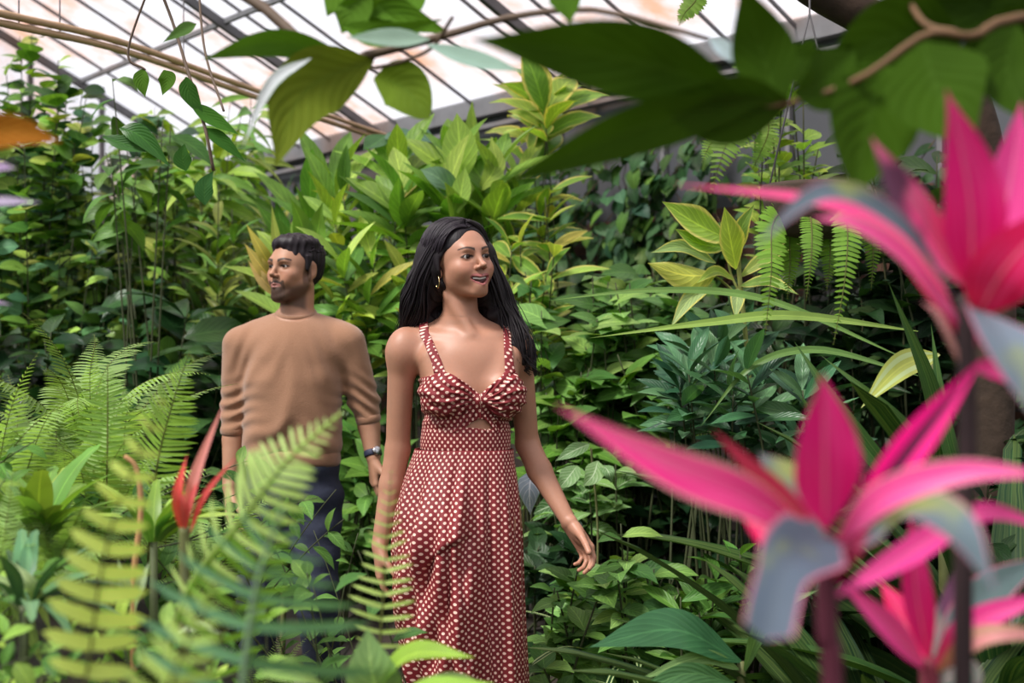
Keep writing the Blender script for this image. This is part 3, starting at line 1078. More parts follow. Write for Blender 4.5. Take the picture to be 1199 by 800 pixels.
# hoop earring
eb = Buf()
ec = hh(-.081, -.004, -.052)
th = np.linspace(0, 2 * PI, 28)
tube(eb, np.array([ec + np.array([0.0045 * math.cos(t), -0.010 * math.cos(t), .016 * math.sin(t)]) for t in th]), .0014, 6, cap=False)
eb.build('earring', M_gold, woman)


# ---- the dress
def poly_sd(px, pz, poly):
    """signed distance (negative inside) to a polygon, numpy arrays"""
    d = np.full(px.shape, 1e9); inside = np.zeros(px.shape, bool)
    n = len(poly)
    for i in range(n):
        a, b = poly[i], poly[(i + 1) % n]
        e = b - a
        wx, wz = px - a[0], pz - a[1]
        t = np.clip((wx * e[0] + wz * e[1]) / (e @ e), 0, 1)
        d = np.minimum(d, (wx - e[0] * t) ** 2 + (wz - e[1] * t) ** 2)
        c1 = (a[1] <= pz) != (b[1] <= pz)
        xi = a[0] + (pz - a[1]) / (e[1] if abs(e[1]) > 1e-9 else 1e-9) * e[0]
        inside ^= c1 & (px < xi)
    d = np.sqrt(d)
    return np.where(inside, -d, d)


YF = YW - .10
pl = lambda L_: np.array([at(x_, y_, YF)[[0, 2]] for x_, y_ in L_])
bod = pl([(478, 452), (490, 443), (508, 439), (505, 425), (496, 404), (489, 392), (486, 372), (497, 370), (500, 388), (508, 404), (517, 424), (521, 435), (531, 439), (545, 448), (555, 456), (561, 462),
          (566, 459), (574, 451), (588, 440), (591, 434), (590, 410), (589, 388), (588, 370), (598, 370), (598, 388), (600, 412), (603, 433), (609, 444), (622, 455), (622, 500), (610, 507), (480, 507), (478, 500)])
key = pl([(543, 503), (552, 495), (561, 491), (569, 493), (577, 503)])
kn = at(563, 470, YF)
def dress_field(zlo, zhi, off, thick, polyf, ruche=0.0, h=.0026):
    lo = np.array([-.32, YW - .21, zlo]); hi = np.array([.08, YW + .17, zhi])
    d, ax = T2.field(lo, hi, h)
    X, Z = np.meshgrid(ax[0], ax[2], indexing='ij')
    pd = polyf(X, Z).astype(np.float32)[:, None, :]
    if ruche:
        ang = np.arctan2(Z - kn[2], X - kn[0])
        rad = np.hypot(Z - kn[2], X - kn[0])
        rr = ruche * (np.sin(ang * 22 + 2.2 * np.sin(rad * 50)) + .5 * np.sin(ang * 37 + 1)) * np.clip(rad / .05, .25, 1)
        knot = .012 * np.exp(-(rad / .022) ** 2)
        strap = (Z > at(0, 436, YF)[2])
        rr = np.where(strap, 0, rr)
        d = d + rr.astype(np.float32)[:, None, :] - knot.astype(np.float32)[:, None, :] * (ax[1] < YW)[None, :, None]
    sh = np.abs(d - off) - thick
    sh = np.maximum(sh, pd)
    return surface_nets(sh, ax)
v, f = dress_field(at(0, 512, YW)[2], at(0, 366, YW)[2], .0035, .0030,
                   lambda X, Z: np.maximum(poly_sd(X, Z, bod), -poly_sd(X, Z, key)), .0030)
v = smooth_mesh(v, f, 1, .4)
cx_, cy_ = at(548, 430, YW)[:2]
def dress_uv(v, warp=True):
    ang = np.arctan2((v[:, 0] - cx_) / .135, -(v[:, 1] - cy_) / .10)
    u = ang * .150
    z = v[:, 2].copy()
    if warp:
        r_ = np.hypot(v[:, 0] - kn[0], z - kn[2])
        z = z + .010 * np.exp(-(r_ / .05) ** 2) * np.sign(v[:, 0] - kn[0]) + .10 * (u - .02) * np.sign(u - .02) * .5
    return np.stack([u, z], 1)
sdf_obj('bodice', v, f, M_dress, woman, (1, 1, 1), dress_uv(v))
zt, zb = at(0, 503, YF)[2], at(0, 529, YF)[2]
v, f = dress_field(zb - .01, zt + .01, .0045, .0032, lambda X, Z: np.maximum(Z - zt - .004 * np.sin(X * 40), zb - Z) + X * 0, 0)
sdf_obj('waistband', v, f, M_dress, woman, (1, 1, 1), dress_uv(v, False))
# skirt
rows = [(526, 487, 600), (540, 482, 601), (560, 475, 604), (600, 465, 608), (640, 461, 610), (700, 463, 612), (740, 468, 614), (800, 476, 617), (860, 478, 624), (925, 480, 630)]
ry = [r_[0] for r_ in rows]
nz, na = 190, 420
ang = np.linspace(-PI, PI, na, endpoint=False)           # 0 faces the camera
sk = Buf()
V = np.zeros((nz, na, 3)); UV = np.zeros((nz, na, 2))
for i in range(nz):
    py = 526 + (925 - 526) * i / (nz - 1)
    l, r_ = np.interp(py, ry, [q[1] for q in rows]), np.interp(py, ry, [q[2] for q in rows])
    a0, a1 = at(l, py, YW), at(r_, py, YW)
    cx = (a0[0] + a1[0]) / 2; rx = (a1[0] - a0[0]) / 2
    t = (py - 526) / 399
    ryy = np.interp(py, [526, 545, 600, 700, 925], [.088, .100, .122, .135, .175])
    sx_, cx2 = np.sin(ang), np.cos(ang)
    m = 2.3
    q = (np.abs(sx_) ** m + np.abs(cx2) ** m) ** (-1 / m)
    X = cx + rx * sx_ * q; Yc = YW - ryy * cx2 * q
    grow = min(1, max(0, (py - 528) / 90))
    rad_dir = np.stack([sx_, -cx2], 1)
    # pleats fall from the waistband, fanning out
    f1 = .0080 * grow * np.sin(ang * 17 + 2.0 * np.sin(ang * 3 + t * 1.5)) + .0035 * grow * np.sin(ang * 31 + 4 * t)
    f2 = .010 * min(1, t * 2.2) * np.sin(ang * 7 + 1.0 + 1.2 * t)
    wpx = CX + X * F / YW
    front = np.clip(cx2, 0, 1) ** .5
    # the stepping leg pushes the left panel forward; its edge is the long fold near the middle
    edge = 552 + 10 * t + 5 * math.sin(py * .02)
    step = .055 * sstep(535, 640, np.full(na, py)) * front * (1 - sstep(edge - 9, edge + 9, wpx))
    knee = .030 * front * np.exp(-((wpx - 522) / 30) ** 2 - ((py - 625) / 60) ** 2)
    # arched drape under the knee
    arch = 621 + .0095 * (wpx - 560) ** 2
    dr = -.020 * front * sstep(arch - 7, arch + 2, np.full(na, py)) * (1 - sstep(arch + 8, arch + 75, np.full(na, py))) * sstep(492, 505, wpx) * (1 - sstep(548, 558, wpx))
    diag = .014 * front * np.sin((wpx - 470) * .17 + (py - 560) * .055) * np.clip((575 - wpx) / 60, 0, 1) * grow
    dd = f1 + f2 * .6 + diag
    side = np.clip(np.abs(sx_) ** 6, 0, 1)
    X = X + dd * rad_dir[:, 0] * (1 - .7 * side)
    Yc = Yc + dd * rad_dir[:, 1] - step - knee - dr
    V[i, :, 0] = X; V[i, :, 1] = Yc; V[i, :, 2] = a0[2]
    UV[i, :, 0] = ang * (.180 + .015 * t); UV[i, :, 1] = a0[2]
fsk = grid_faces(nz, na, True)
seam = (fsk[:, 1] % na == 0)
# keep the dot pattern clean at the back seam: duplicate the first column
V = np.concatenate([V, V[:, :1]], 1); UV2 = np.concatenate([UV, UV[:, :1] + [[2 * PI * .15, 0]]], 1)
sk.add(V.reshape(-1, 3), grid_faces(nz, na + 1), UV2.reshape(-1, 2))
o = sk.build('skirt', M_dress, woman)
sol = o.modifiers.new('cloth_thickness', 'SOLIDIFY'); sol.thickness = .003; sol.offset = -1

# ------------------------------------------------------------------ the man
YM = 4.4
man = empty('person', at(345, 430, YM) * [1, 1, 0],
            'man with short dark hair and beard in a tan crew-neck sweater, looking left', 'person')
m3 = lambda px, py, fw=0.0: at(px, py, YM) + np.array([0, -fw, 0])
mc = m3(345, 315.5, 0.0)
MM = rotm(math.radians(-35), math.radians(3), math.radians(1))
B = SDF()
B.ell(m3(345, 420, 0), (.155, .10, .16), .04)
B.cone(m3(296, 404, -.02), m3(394, 402, -.02), .052, .052, .05)
B.cone(m3(345, 378, -.03), m3(308, 394, -.03), .042, .034, .03)
B.cone(m3(345, 378, -.03), m3(383, 394, -.03), .042, .034, .03)
B.ell(m3(345, 500, 0), (.14, .095, .14), .05)
B.ell(m3(343, 575, 0), (.155, .11, .13), .05)
B.cone(m3(346, 388, -.01), mc + np.array([0, -.02, -.06]) @ MM, .060, .056, .03)
# arms
le, lw = m3(275, 487, -.03), m3(272, 570, .03)
B.cone(m3(281, 402, -.01), le, .050, .040, .03)
B.chain([le, m3(273, 515, -.01), lw], [.042, .040, .027], .01)
add_hand(B, lw, np.array([.02, -.15, -1.0]), np.array([1.0, .1, 0]), 1, 1.08, (.3, .4, .3))
re_, rw = m3(427, 482, -.045), m3(437, 534, .0)
B.cone(m3(408, 398, -.01), re_, .050, .040, .03)
B.chain([re_, m3(431, 500, -.03), rw], [.042, .039, .026], .01)
add_hand(B, rw + [0, 0, -.01], np.array([.06, -.08, -1.0]), np.array([1.0, .35, 0]), 1, 1.005, (.25, .45, .4))
leg(B, m3(320, 600), np.array([-.87, YM - .02, .50]), np.array([-.88, YM - .0, .09]), (.085, .058, .042), (-.02, -.2, 0))
leg(B, m3(368, 600), np.array([-.66, YM - .08, .50]), np.array([-.65, YM + .05, .09]), (.085, .058, .042), (.02, -.2, 0))
head_ops(B, mc, MM, False, 1.005, smile=0.0)
v, f = mesh_patches(B, [([-1.25, YM - .42, -.01], [-.30, YM + .32, 1.75], .008),
                        (mc - .15, mc + .15, .0022),
                        (rw + [-.08, -.14, -.22], rw + [.08, .08, .04], .0026),
                        (lw + [-.09, -.14, -.22], lw + [.09, .08, .04], .0026)])
v = smooth_mesh(v, f, 1, .4)
skinM = np.array([0.42, 0.215, 0.135])
sdf_obj('body', v, f, M_skinM, man, face_colors(v, mc, MM, 1.005, skinM, False, None))
for sg in (-1, 1):
    eyeball(man, mc, MM, 1.005, sg, np.array([-0.66, -0.75, 0.05]))
# hair
H = SDF()
mh = lambda x, y, z: mc + (np.array([x, y, z]) * 1.005) @ MM
H.ell(mh(0, -.018, .044), np.array([.079, .098, .075]) * 1.005, .02, MM)
H.ell(mh(0, .038, .082), np.array([.056, .046, .028]) * 1.005, .02, MM)
H.ell(mh(.02, -.01, .090), np.array([.056, .060, .026]) * 1.005, .02, MM)
H.ell(mh(-.02, -.01, .090), np.array([.056, .060, .026]) * 1.005, .02, MM)
H.ell(mh(0, -.055, .005), np.array([.068, .046, .062]) * 1.005, .02, MM)
for sg in (-1, 1):
    H.cone(mh(sg * .070, .012, .04), mh(sg * .071, .012, -.004), .012, .007, .008)
H.ell(mh(0, .110, -.022), np.array([.071, .075, .098]) * 1.005, .008, MM, sub=True)
H.cone(mh(-.1, .022, -.055), mh(.1, .022, -.055), .045, .045, .008, sub=True)
H.cone(mh(-.1, -.055, -.130), mh(.1, -.055, -.130), .07, .07, .008, sub=True)
for sg in (-1, 1):
    H.ell(mh(sg * .084, -.012, -.006), np.array([.020, .022, .034]) * 1.005, .004, MM, sub=True)
def hdm(d, ax):
    X, Y, Z = np.meshgrid(*ax, indexing='ij')
    q = np.stack([X - mc[0], Y - mc[1], Z - mc[2]], -1) @ MM.T
    return d + .0022 * np.sin(q[..., 0] * 210 + 2 * np.sin(q[..., 1] * 60)) * np.sin(q[..., 1] * 90 + q[..., 2] * 60) + .0015 * np.sin(q[..., 1] * 300 + q[..., 0] * 130)
v, f = mesh_patches(H, [(mc - .17, mc + .17, .0028)], hdm)
mhair = sdf_obj('hair', v, f, M_hair, man, (0.016, 0.011, 0.015))
hb_ = Buf()
for _ in range(420):
    a_ = rng.uniform(-PI, PI); e_ = rng.uniform(.15, 1.45)
    x_ = math.cos(e_) * math.sin(a_); y_ = math.cos(e_) * math.cos(a_); z_ = math.sin(e_)
    root = np.array([x_ * .078, -.018 + y_ * .096, .044 + z_ * .072])
    if y_ > .3 and z_ < .52: continue
    nrm = unit(np.array([x_, y_ * .8, z_]))
    dr_ = unit(np.array([.25 * x_ + rng.normal(0, .25), -.55 if y_ < .45 else .15, .25 + rng.normal(0, .2)]))
    dr_ = unit(dr_ - nrm * (dr_ @ nrm) + nrm * .14)
    L = rng.uniform(.014, .026)
    p0 = root; p1 = root + dr_ * L * .5 + nrm * .006; p2 = root + dr_ * L
    tube(hb_, bez(mh(*p0), mh(*p1), mh(*p2), 6), np.array([.0022, .0024, .002, .0016, .001, .0004]), 4, np.array([.017, .012, .016]) * rng.uniform(.6, 1.6))
hb_.build('tuft', M_hair, mhair)
# sweater
M_knit = plain('tan_knit', (0.33, 0.172, 0.102), rough=0.85, noise_amt=0.10, scale=260, bump=0.25, sheen=0.35, spec=0.2)
M_rib = plain('tan_knit_rib', (0.305, 0.158, 0.094), rough=0.88, noise_amt=0.10, scale=300, bump=0.3, sheen=0.35, spec=0.2)
W = SDF()
W.ell(m3(345, 425, 0), (.168, .118, .175), .04)
W.cone(m3(294, 404, -.02), m3(396, 402, -.02), .064, .064, .05)
W.cone(m3(340, 380, -.03), m3(302, 390, -.03), .050, .046, .04)
W.cone(m3(350, 380, -.03), m3(390, 390, -.03), .050, .046, .04)
W.ell(m3(343, 500, 0), (.160, .118, .115), .05)
W.ell(m3(343, 470, .012), (.13, .115, .15), .05)
W.cone(m3(314, 522, 0), m3(371, 522, 0), .078, .078, .03, flat=((0, 1, 0), 1.30))
W.cone(m3(316, 450, 0), m3(314, 520, 0), .088, .080, .03, flat=((0, 1, 0), 1.2))
W.cone(m3(370, 450, 0), m3(371, 520, 0), .086, .078, .03, flat=((0, 1, 0), 1.2))
W.cone(m3(281, 404, -.01), m3(275, 480, -.028), .062, .054, .03)
W.cone(m3(275, 480, -.028), m3(273, 503, -.01), .053, .044, .012)
W.cone(m3(407, 401, -.01), m3(425, 472, -.04), .060, .053, .03)
W.cone(m3(425, 472, -.04), m3(429.5, 489, -.03), .052, .041, .012)
W.cone(m3(345, 330, -.0), m3(346, 366, .012), .052, .064, .004, sub=True)        # neck opening
zhem = at(0, 541, YM)[2]
def kn_disp(d, ax):
    X, Y, Z = np.meshgrid(*ax, indexing='ij')
    px = CX + X * F / YM; py = HY - (Z - CAMZ) * F / YM
    n = np.zeros_like(X)
    for (cx, cy, rad, fx, fy, ph, amp) in ((275, 478, 26, .10, .42, 0, .0055), (426, 470, 24, -.22, .42, 1, .0065),
                                           (312, 522, 34, .13, .26, 2, .0034), (378, 522, 30, -.16, .24, 0, .0034), (345, 500, 40, .06, .12, 1, .0028),
                                           (300, 425, 30, .30, .16, 1, .0030), (395, 425, 30, -.30, .16, 1, .0030),
                                           (340, 470, 50, .10, .07, 0, .0030), (345, 430, 40, .12, -.05, 2, .0020)):
        wgt = np.exp(-(((px - cx) / rad) ** 2 + ((py - cy) / rad) ** 2))
        n += amp * wgt * np.sin(px * fx + py * fy + ph + 1.2 * np.sin(px * .11))
    d = d + n
    return np.maximum(d, zhem - Z).astype(np.float32)
v, f = mesh_patches(W, [([-1.22, YM - .2, zhem - .02], [-.40, YM + .2, 1.47], .0045)], kn_disp)
v = smooth_mesh(v, f, 1, .4)
sdf_obj('sweater', v, f, M_knit, man)
def ring(buf, c, rx, ry, r, tilt=0.0, axis=None, n=40, flat=1.0):
    a = unit(axis if axis is not None else np.array([0, 0, 1.0]))
    u = unit(np.cross([0, 1.0, 0], a)); w_ = np.cross(a, u)
    th = np.linspace(0, 2 * PI, n, endpoint=False)
    m_ = 10
    ph = np.linspace(0, 2 * PI, m_, endpoint=False)
    cen = c + u * (rx * np.cos(th))[:, None] + w_ * (ry * np.sin(th))[:, None]
    ou = unit(u * np.cos(th)[:, None] * rx + w_ * np.sin(th)[:, None] * ry)
    vv = cen[:, None, :] + ou[:, None, :] * (r * np.cos(ph))[None, :, None] + a * (r * flat * np.sin(ph))[None, :, None]
    fcs = grid_faces(n, m_, True)
    vv = np.concatenate([vv, vv[:1]], 0)
    buf.add(vv.reshape(-1, 3), grid_faces(n + 1, m_, True))
b = Buf(); ring(b, m3(346, 367.5, -.012), .064, .070, .0075, axis=np.array([0.02, -.30, 1.0]), flat=1.5); b.build('collar', M_rib, man)
b = Buf()
nn = 80
th = np.linspace(0, 2 * PI, nn, endpoint=False)
rowsb = []
for z_, gx in ((545, .0), (541, .004), (533, .004), (527, .0)):
    q = (np.abs(np.cos(th)) ** 2.6 + np.abs(np.sin(th)) ** 2.6) ** (-1 / 2.6)
    rowsb.append(np.stack([at(343, 0, YM)[0] + (.159 + gx) * np.cos(th) * q, YM + (.109 + gx) * np.sin(th) * q, np.full(nn, at(0, z_, YM)[2])], 1))
b.add(np.concatenate(rowsb), grid_faces(4, nn, True)); o = b.build('hem_band', M_rib, man)
o.modifiers.new('thickness', 'SOLIDIFY').thickness = .006
b = Buf(); ring(b, m3(273, 504, -.01), .040, .040, .0065, axis=np.array([0.03, -.15, 1.0]), flat=2.2); b.build('cuff', M_rib, man)
b = Buf(); ring(b, m3(430, 491, -.03), .038, .038, .0065, axis=np.array([-.18, -.15, 1.0]), flat=2.2); b.build('cuff', M_rib, man)
# trousers
M_denim = plain('navy_denim', (0.020, 0.025, 0.050), rough=0.85, noise_amt=0.25, scale=60, bump=0.2)
P = SDF()
P.ell(m3(343, 575, 0), (.163, .118, .125), .05)
P.cone(m3(318, 545, 0), m3(368, 545, 0), .085, .085, .04, flat=((0, 1, 0), 1.15))
for hx, kx, kyy, ax_, ay in ((318, -.87, YM - .02, -.88, YM), (368, -.66, YM - .08, -.65, YM + .05)):
    kp, ap = np.array([kx, kyy, .50]), np.array([ax_, ay, .10])
    P.cone(m3(hx, 595), kp, .096, .072, .05)
    P.cone(kp, ap, .072, .058, .02)
zw = at(0, 539, YM)[2]
def pdisp(d, ax):
    X, Y, Z = np.meshgrid(*ax, indexing='ij')
    d = d + .004 * np.sin(Z * 60 + X * 30 + 2 * np.sin(X * 25)) * np.exp(-((Z - .75) / .25) ** 2) + .004 * np.sin(Z * 90 + X * 10) * np.exp(-((Z - .45) / .08) ** 2)
    return np.maximum(np.maximum(d, Z - zw), .075 - Z).astype(np.float32)
v, f = mesh_patches(P, [([-1.005, YM - .3, .06], [-.48, YM + .25, zw + .02], .007)], pdisp)
sdf_obj('trousers', v, f, M_denim, man)
# shoes
M_shoe = plain('brown_leather', (0.09, 0.045, 0.025), rough=0.5)
for ax_, ay in ((-.88, YM), (-.65, YM + .05)):
    K = SDF()
    a_ = np.array([ax_, ay, 0])
    K.cone(a_ + [0, .03, .05], a_ + [0, -.02, .08], .045, .05, .02)
    K.cone(a_ + [0, .02, .045], a_ + [0, -.21, .038], .046, .038, .02)
    v, f = mesh_patches(K, [(a_ + [-.1, -.3, -.01], a_ + [.1, .13, .15], .006)], lambda d, ax: np.maximum(d, (.002 - ax[2])[None, None, :]).astype(np.float32))
    sdf_obj('shoe', v, f, M_shoe, man)
# wrist watch
M_strap = plain('navy_strap', (0.02, 0.025, 0.06), rough=0.6)
M_steel = plain('steel', (0.5, 0.5, 0.52), rough=0.25, metal=1.0)
wc = m3(436.6, 531, -.001)
wa = unit(rw - re_)
b = Buf(); ring(b, wc, .0285, .0285, .0028, axis=-wa, flat=4.0); watch = b.build('watch', M_strap, man)
b = Buf()
fx = unit(np.array([.55, -.83, 0])); fx = unit(fx - wa * (fx @ wa))
for q, rr in ((.028, .016), (.034, .016), (.036, .014)): pass
tube(b, np.array([wc + fx * .026, wc + fx * .035, wc + fx * .038]), [.016, .016, .013], 20)
b.build('watch_face', M_steel, watch)

# ================================================================== PLANTS
def tpl(w, n=8, m=5, fold=.25, droop=.6, wave=0.0, peak=.42, heart=0.0, tip=1.0, base=.02, ruff=0):
    """leaf of unit length along +Y, upper side +Z; w = half width / length"""
    t = np.linspace(0, 1, n)
    a = np.where(t < peak, np.sin(np.clip(t / peak, 0, 1) * PI / 2) ** .8,
                 np.cos(np.clip((t - peak) / (1 - peak), 0, 1) * PI / 2) ** tip)
    hw = np.maximum(w * a, w * base)
    hw[-1] = w * .01
    if heart: hw[0] = w * .55
    ang = -droop * t
    cy = np.concatenate([[0], np.cumsum(np.cos(ang[:-1]) / (n - 1))])
    cz = np.concatenate([[0], np.cumsum(np.sin(ang[:-1]) / (n - 1))])
    u = np.linspace(-1, 1, m)
    X = hw[:, None] * u[None, :] * math.cos(fold)
    Z = cz[:, None] + np.abs(u)[None, :] * hw[:, None] * math.sin(fold)
    Z = Z + wave * np.sin(t[:, None] * 14 + u[None, :] * 2) * np.abs(u)[None, :] ** 2
    Yv = cy[:, None] - heart * (np.abs(u)[None, :] ** 1.5) * np.exp(-t[:, None] * 5)
    Z = Z - heart * .3 * (np.abs(u)[None, :]) * np.exp(-t[:, None] * 5)
    v = np.stack(np.broadcast_arrays(X, Yv, Z), -1).reshape(-1, 3)
    uv = np.stack(np.broadcast_arrays((u[None, :] + 1) / 2, t[:, None]), -1).reshape(-1, 2)
    return v, grid_faces(n, m)[:, ::-1], uv


TP = {
    'ell': tpl(.25, droop=.7, wave=.012), 'ell2': tpl(.20, droop=1.0, wave=.015, peak=.5),
    'lance': tpl(.13, droop=.8, fold=.35), 'lance2': tpl(.15, droop=.35, fold=.4, peak=.5),
    'heart': tpl(.36, droop=.6, heart=.20, peak=.28, fold=.15), 'arrow': tpl(.30, n=9, m=7, droop=.5, heart=.30, peak=.24, fold=.2),
    'ivy': tpl(.40, n=6, droop=.5, heart=.16, peak=.3, fold=.15), 'round': tpl(.44, droop=.5, peak=.45, fold=.12, tip=.6),
    'small': tpl(.26, n=5, m=3, droop=.5), 'strap': tpl(.035, n=14, m=3, droop=1.5, peak=.35, fold=.4, base=.6),
    'strap2': tpl(.055, n=12, m=3, droop=.9, peak=.4, fold=.45, base=.5), 'pinna': tpl(.105, n=5, m=3, droop=.35, fold=.15, peak=.25, base=.8),
    'palm': tpl(.045, n=7, m=3, droop=.7, peak=.3, fold=.4, base=.4), 'silver': tpl(.30, n=9, m=7, heart=.18, peak=.3, droop=.4),
}


def put(buf, key, pos, dirv, up, scale, col, wid=1.0):
    """many copies of one leaf into a buffer"""
    tv, tf, tuv = TP[key]
    pos = np.asarray(pos, float).reshape(-1, 3)
    n = len(pos)
    Yx = unit(np.broadcast_to(dirv, (n, 3)))
    U = np.broadcast_to(up, (n, 3))
    Xx = np.cross(Yx, U); bad = np.linalg.norm(Xx, axis=1) < 1e-3
    Xx[bad] = [1, 0, 0]; Xx = unit(Xx)
    Zx = np.cross(Xx, Yx)
    sc = np.broadcast_to(scale, (n,))
    wd = np.broadcast_to(wid, (n,))
    v = (tv[None, :, 0:1] * wd[:, None, None]) * Xx[:, None] + tv[None, :, 1:2] * Yx[:, None] + tv[None, :, 2:3] * Zx[:, None]
    v = pos[:, None] + v * sc[:, None, None]
    f = (tf[None] + (np.arange(n) * len(tv))[:, None, None]).reshape(-1, 4)
    c = np.repeat(np.broadcast_to(col, (n, 3)), len(tv), axis=0)
    buf.add(v.reshape(-1, 3), f, np.tile(tuv, (n, 1)), c)


PAL = {  # leaf colours, linear; dark and deep are darkened for shaded gaps
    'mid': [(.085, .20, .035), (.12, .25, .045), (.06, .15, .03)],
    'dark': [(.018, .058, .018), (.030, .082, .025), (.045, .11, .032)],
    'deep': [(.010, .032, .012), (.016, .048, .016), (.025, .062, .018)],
    'bright': [(.20, .36, .06), (.28, .44, .08), (.14, .30, .05)],
    'lime': [(.33, .48, .08), (.25, .42, .06), (.42, .52, .12)],
    'yellow': [(.42, .42, .08), (.30, .36, .06), (.50, .46, .12)],
    'olive': [(.13, .17, .03), (.18, .22, .04), (.09, .14, .03)],
    'blue': [(.055, .15, .065), (.10, .23, .10), (.03, .09, .045)],
    'sage': [(.13, .28, .065), (.20, .36, .09), (.07, .17, .04)],
    'tan': [(.30, .17, .07), (.24, .13, .06)],
    'purple': [(.06, .03, .05), (.10, .06, .09)],
}
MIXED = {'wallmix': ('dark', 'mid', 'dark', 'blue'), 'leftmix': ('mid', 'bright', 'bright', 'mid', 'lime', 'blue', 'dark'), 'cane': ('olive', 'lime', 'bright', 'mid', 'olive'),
         'fern': ('bright', 'mid', 'bright'), 'sunny': ('bright', 'lime', 'mid', 'bright', 'yellow')}


def pcol(pal, n=1):
    out = []
    for _ in range(n):
        p = pal
        if p in MIXED: p = MIXED[p][rng.integers(len(MIXED[p]))]
        q = PAL[p]
        c = np.array(q[rng.integers(len(q))]) * rng.uniform(.75, 1.25) * np.array([rng.uniform(.88, 1.15), 1, rng.uniform(.85, 1.2)])
        out.append(c)
    return np.array(out)


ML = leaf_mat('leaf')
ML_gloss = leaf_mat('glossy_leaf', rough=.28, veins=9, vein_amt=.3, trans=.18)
ML_matt = leaf_mat('matt_leaf', rough=.6, veins=6, trans=.35, vein_amt=.4)
ML_strap = leaf_mat('strap_leaf', streak=((.22, .30, .08), .3), veins=0, rough=.38, trans=.2, vein_amt=.3)
ML_stripe = leaf_mat('cream_striped_strap_leaf', veins=0, rough=.4, trans=.25, stripe=((.50, .60, .28), .18, .36), vein_amt=.1)
ML_var = leaf_mat('yellow_edged_leaf', veins=8, rough=.42, trans=.3, edge=((.62, .60, .16), .36))
ML_vein = leaf_mat('pale_veined_leaf', veins=7, rough=.45, trans=.25, vein_col=(.55, .68, .45), vein_amt=.75)
ML_fern = leaf_mat('fern_pinna', veins=0, rough=.55, trans=.42, vein_amt=.15)
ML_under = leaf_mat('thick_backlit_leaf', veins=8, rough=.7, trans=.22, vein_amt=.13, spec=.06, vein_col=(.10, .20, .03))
ML_silver = leaf_mat('silver_white_leaf', veins=6, rough=.5, trans=.15, vein_col=(.85, .88, .92), vein_amt=.7, edge=((.20, .36, .20), .42))
M_stem = plain('green_brown_stem', (.10, .10, .04), rough=.7, attr=True, noise_amt=.3, scale=40)
M_bark = plain('dark_bark', (.045, .028, .018), rough=.9, noise_amt=.5, scale=18, bump=.8)
M_twig = plain('brown_twig', (.12, .065, .035), rough=.75, noise_amt=.3, scale=30, bump=.3)


def gpt(px, Y, dx=0, dy=0):
    x, y = (px - CX) * Y / F + dx, Y + dy
    return np.array([x, y, ground(x, y)])


LF = np.array([0, -.55, 1.0])


def leafy(name, label, cat, bx, Yr, n, per, key, L, pal, mat=None, arr='alt', frac=.5, tilt=1.0, lean=.35, stemr=.006, stemc=(.045, .055, .018), up=LF, group=None, spread=.25, wid=1.0, droopd=.15):
    """stems rise from the soil to points in the given part of the view volume and carry leaves on their upper part"""
    x0, y0, x1, y1 = bx
    Ym = sum(Yr) / 2
    root = gpt((x0 + x1) / 2, Ym)
    r = empty(name, root, label, cat, group)
    fb, sb = Buf(), Buf()
    for i in range(n):
        # even spread over the box
        u, v = rng.uniform(0, 1), rng.uniform(0, 1)
        Y = rng.uniform(*Yr)
        T_ = at(x0 + (x1 - x0) * u, y0 + (y1 - y0) * v, Y)
        b0 = root + np.array([rng.uniform(-spread, spread), rng.uniform(-spread, spread) * .6, 0])
        b0 = np.array([b0[0] + .35 * (T_[0] - b0[0]), b0[1] + .6 * (T_[1] - b0[1]), 0]); b0[2] = ground(b0[0], b0[1]) - .02
        if T_[2] < b0[2] + .08: T_[2] = b0[2] + rng.uniform(.10, .3)
        mid = (b0 + T_) / 2; mid[2] = b0[2] + (T_[2] - b0[2]) * (.5 + lean * .5)
        P_ = bez(b0, mid, T_, 14)
        tube(sb, P_, np.linspace(stemr, stemr * .4, 14), 5, stemc)
        tn = unit(np.gradient(P_, axis=0))
        k = max(3, int(per * rng.uniform(.75, 1.25)))
        if arr == 'whorl':
            tt = 1 - (np.arange(k) / k) * min(frac * .45, .3)
        else:
            tt = 1 - rng.uniform(0, 1, k) * frac
        f_ = tt * 13; i0 = np.minimum(f_.astype(int), 12); w_ = (f_ - i0)[:, None]
        pos = P_[i0] * (1 - w_) + P_[i0 + 1] * w_
        tg = unit(tn[i0])
        az = np.arange(k) * 2.399 + rng.uniform(0, 6)
        a = unit(np.cross(tg, [0.2, 1, .1])); b_ = np.cross(tg, a)
        rad = a * np.cos(az)[:, None] + b_ * np.sin(az)[:, None]
        tl = tilt * (rng.uniform(.75, 1.2, k) if arr != 'whorl' else (.45 + .75 * np.arange(k) / k))[:, None]
        dv = tg * np.cos(tl) + rad * np.sin(tl) + np.array([0, 0, -droopd])
        put(fb, key, pos, dv, up + rng.normal(0, .28, (k, 3)), L * rng.uniform(.65, 1.15, k), pcol(pal, k), wid * rng.uniform(.85, 1.15, k))
    fb.build('foliage', mat or ML, r)
    sb.build('stem', M_stem, r)
    return r


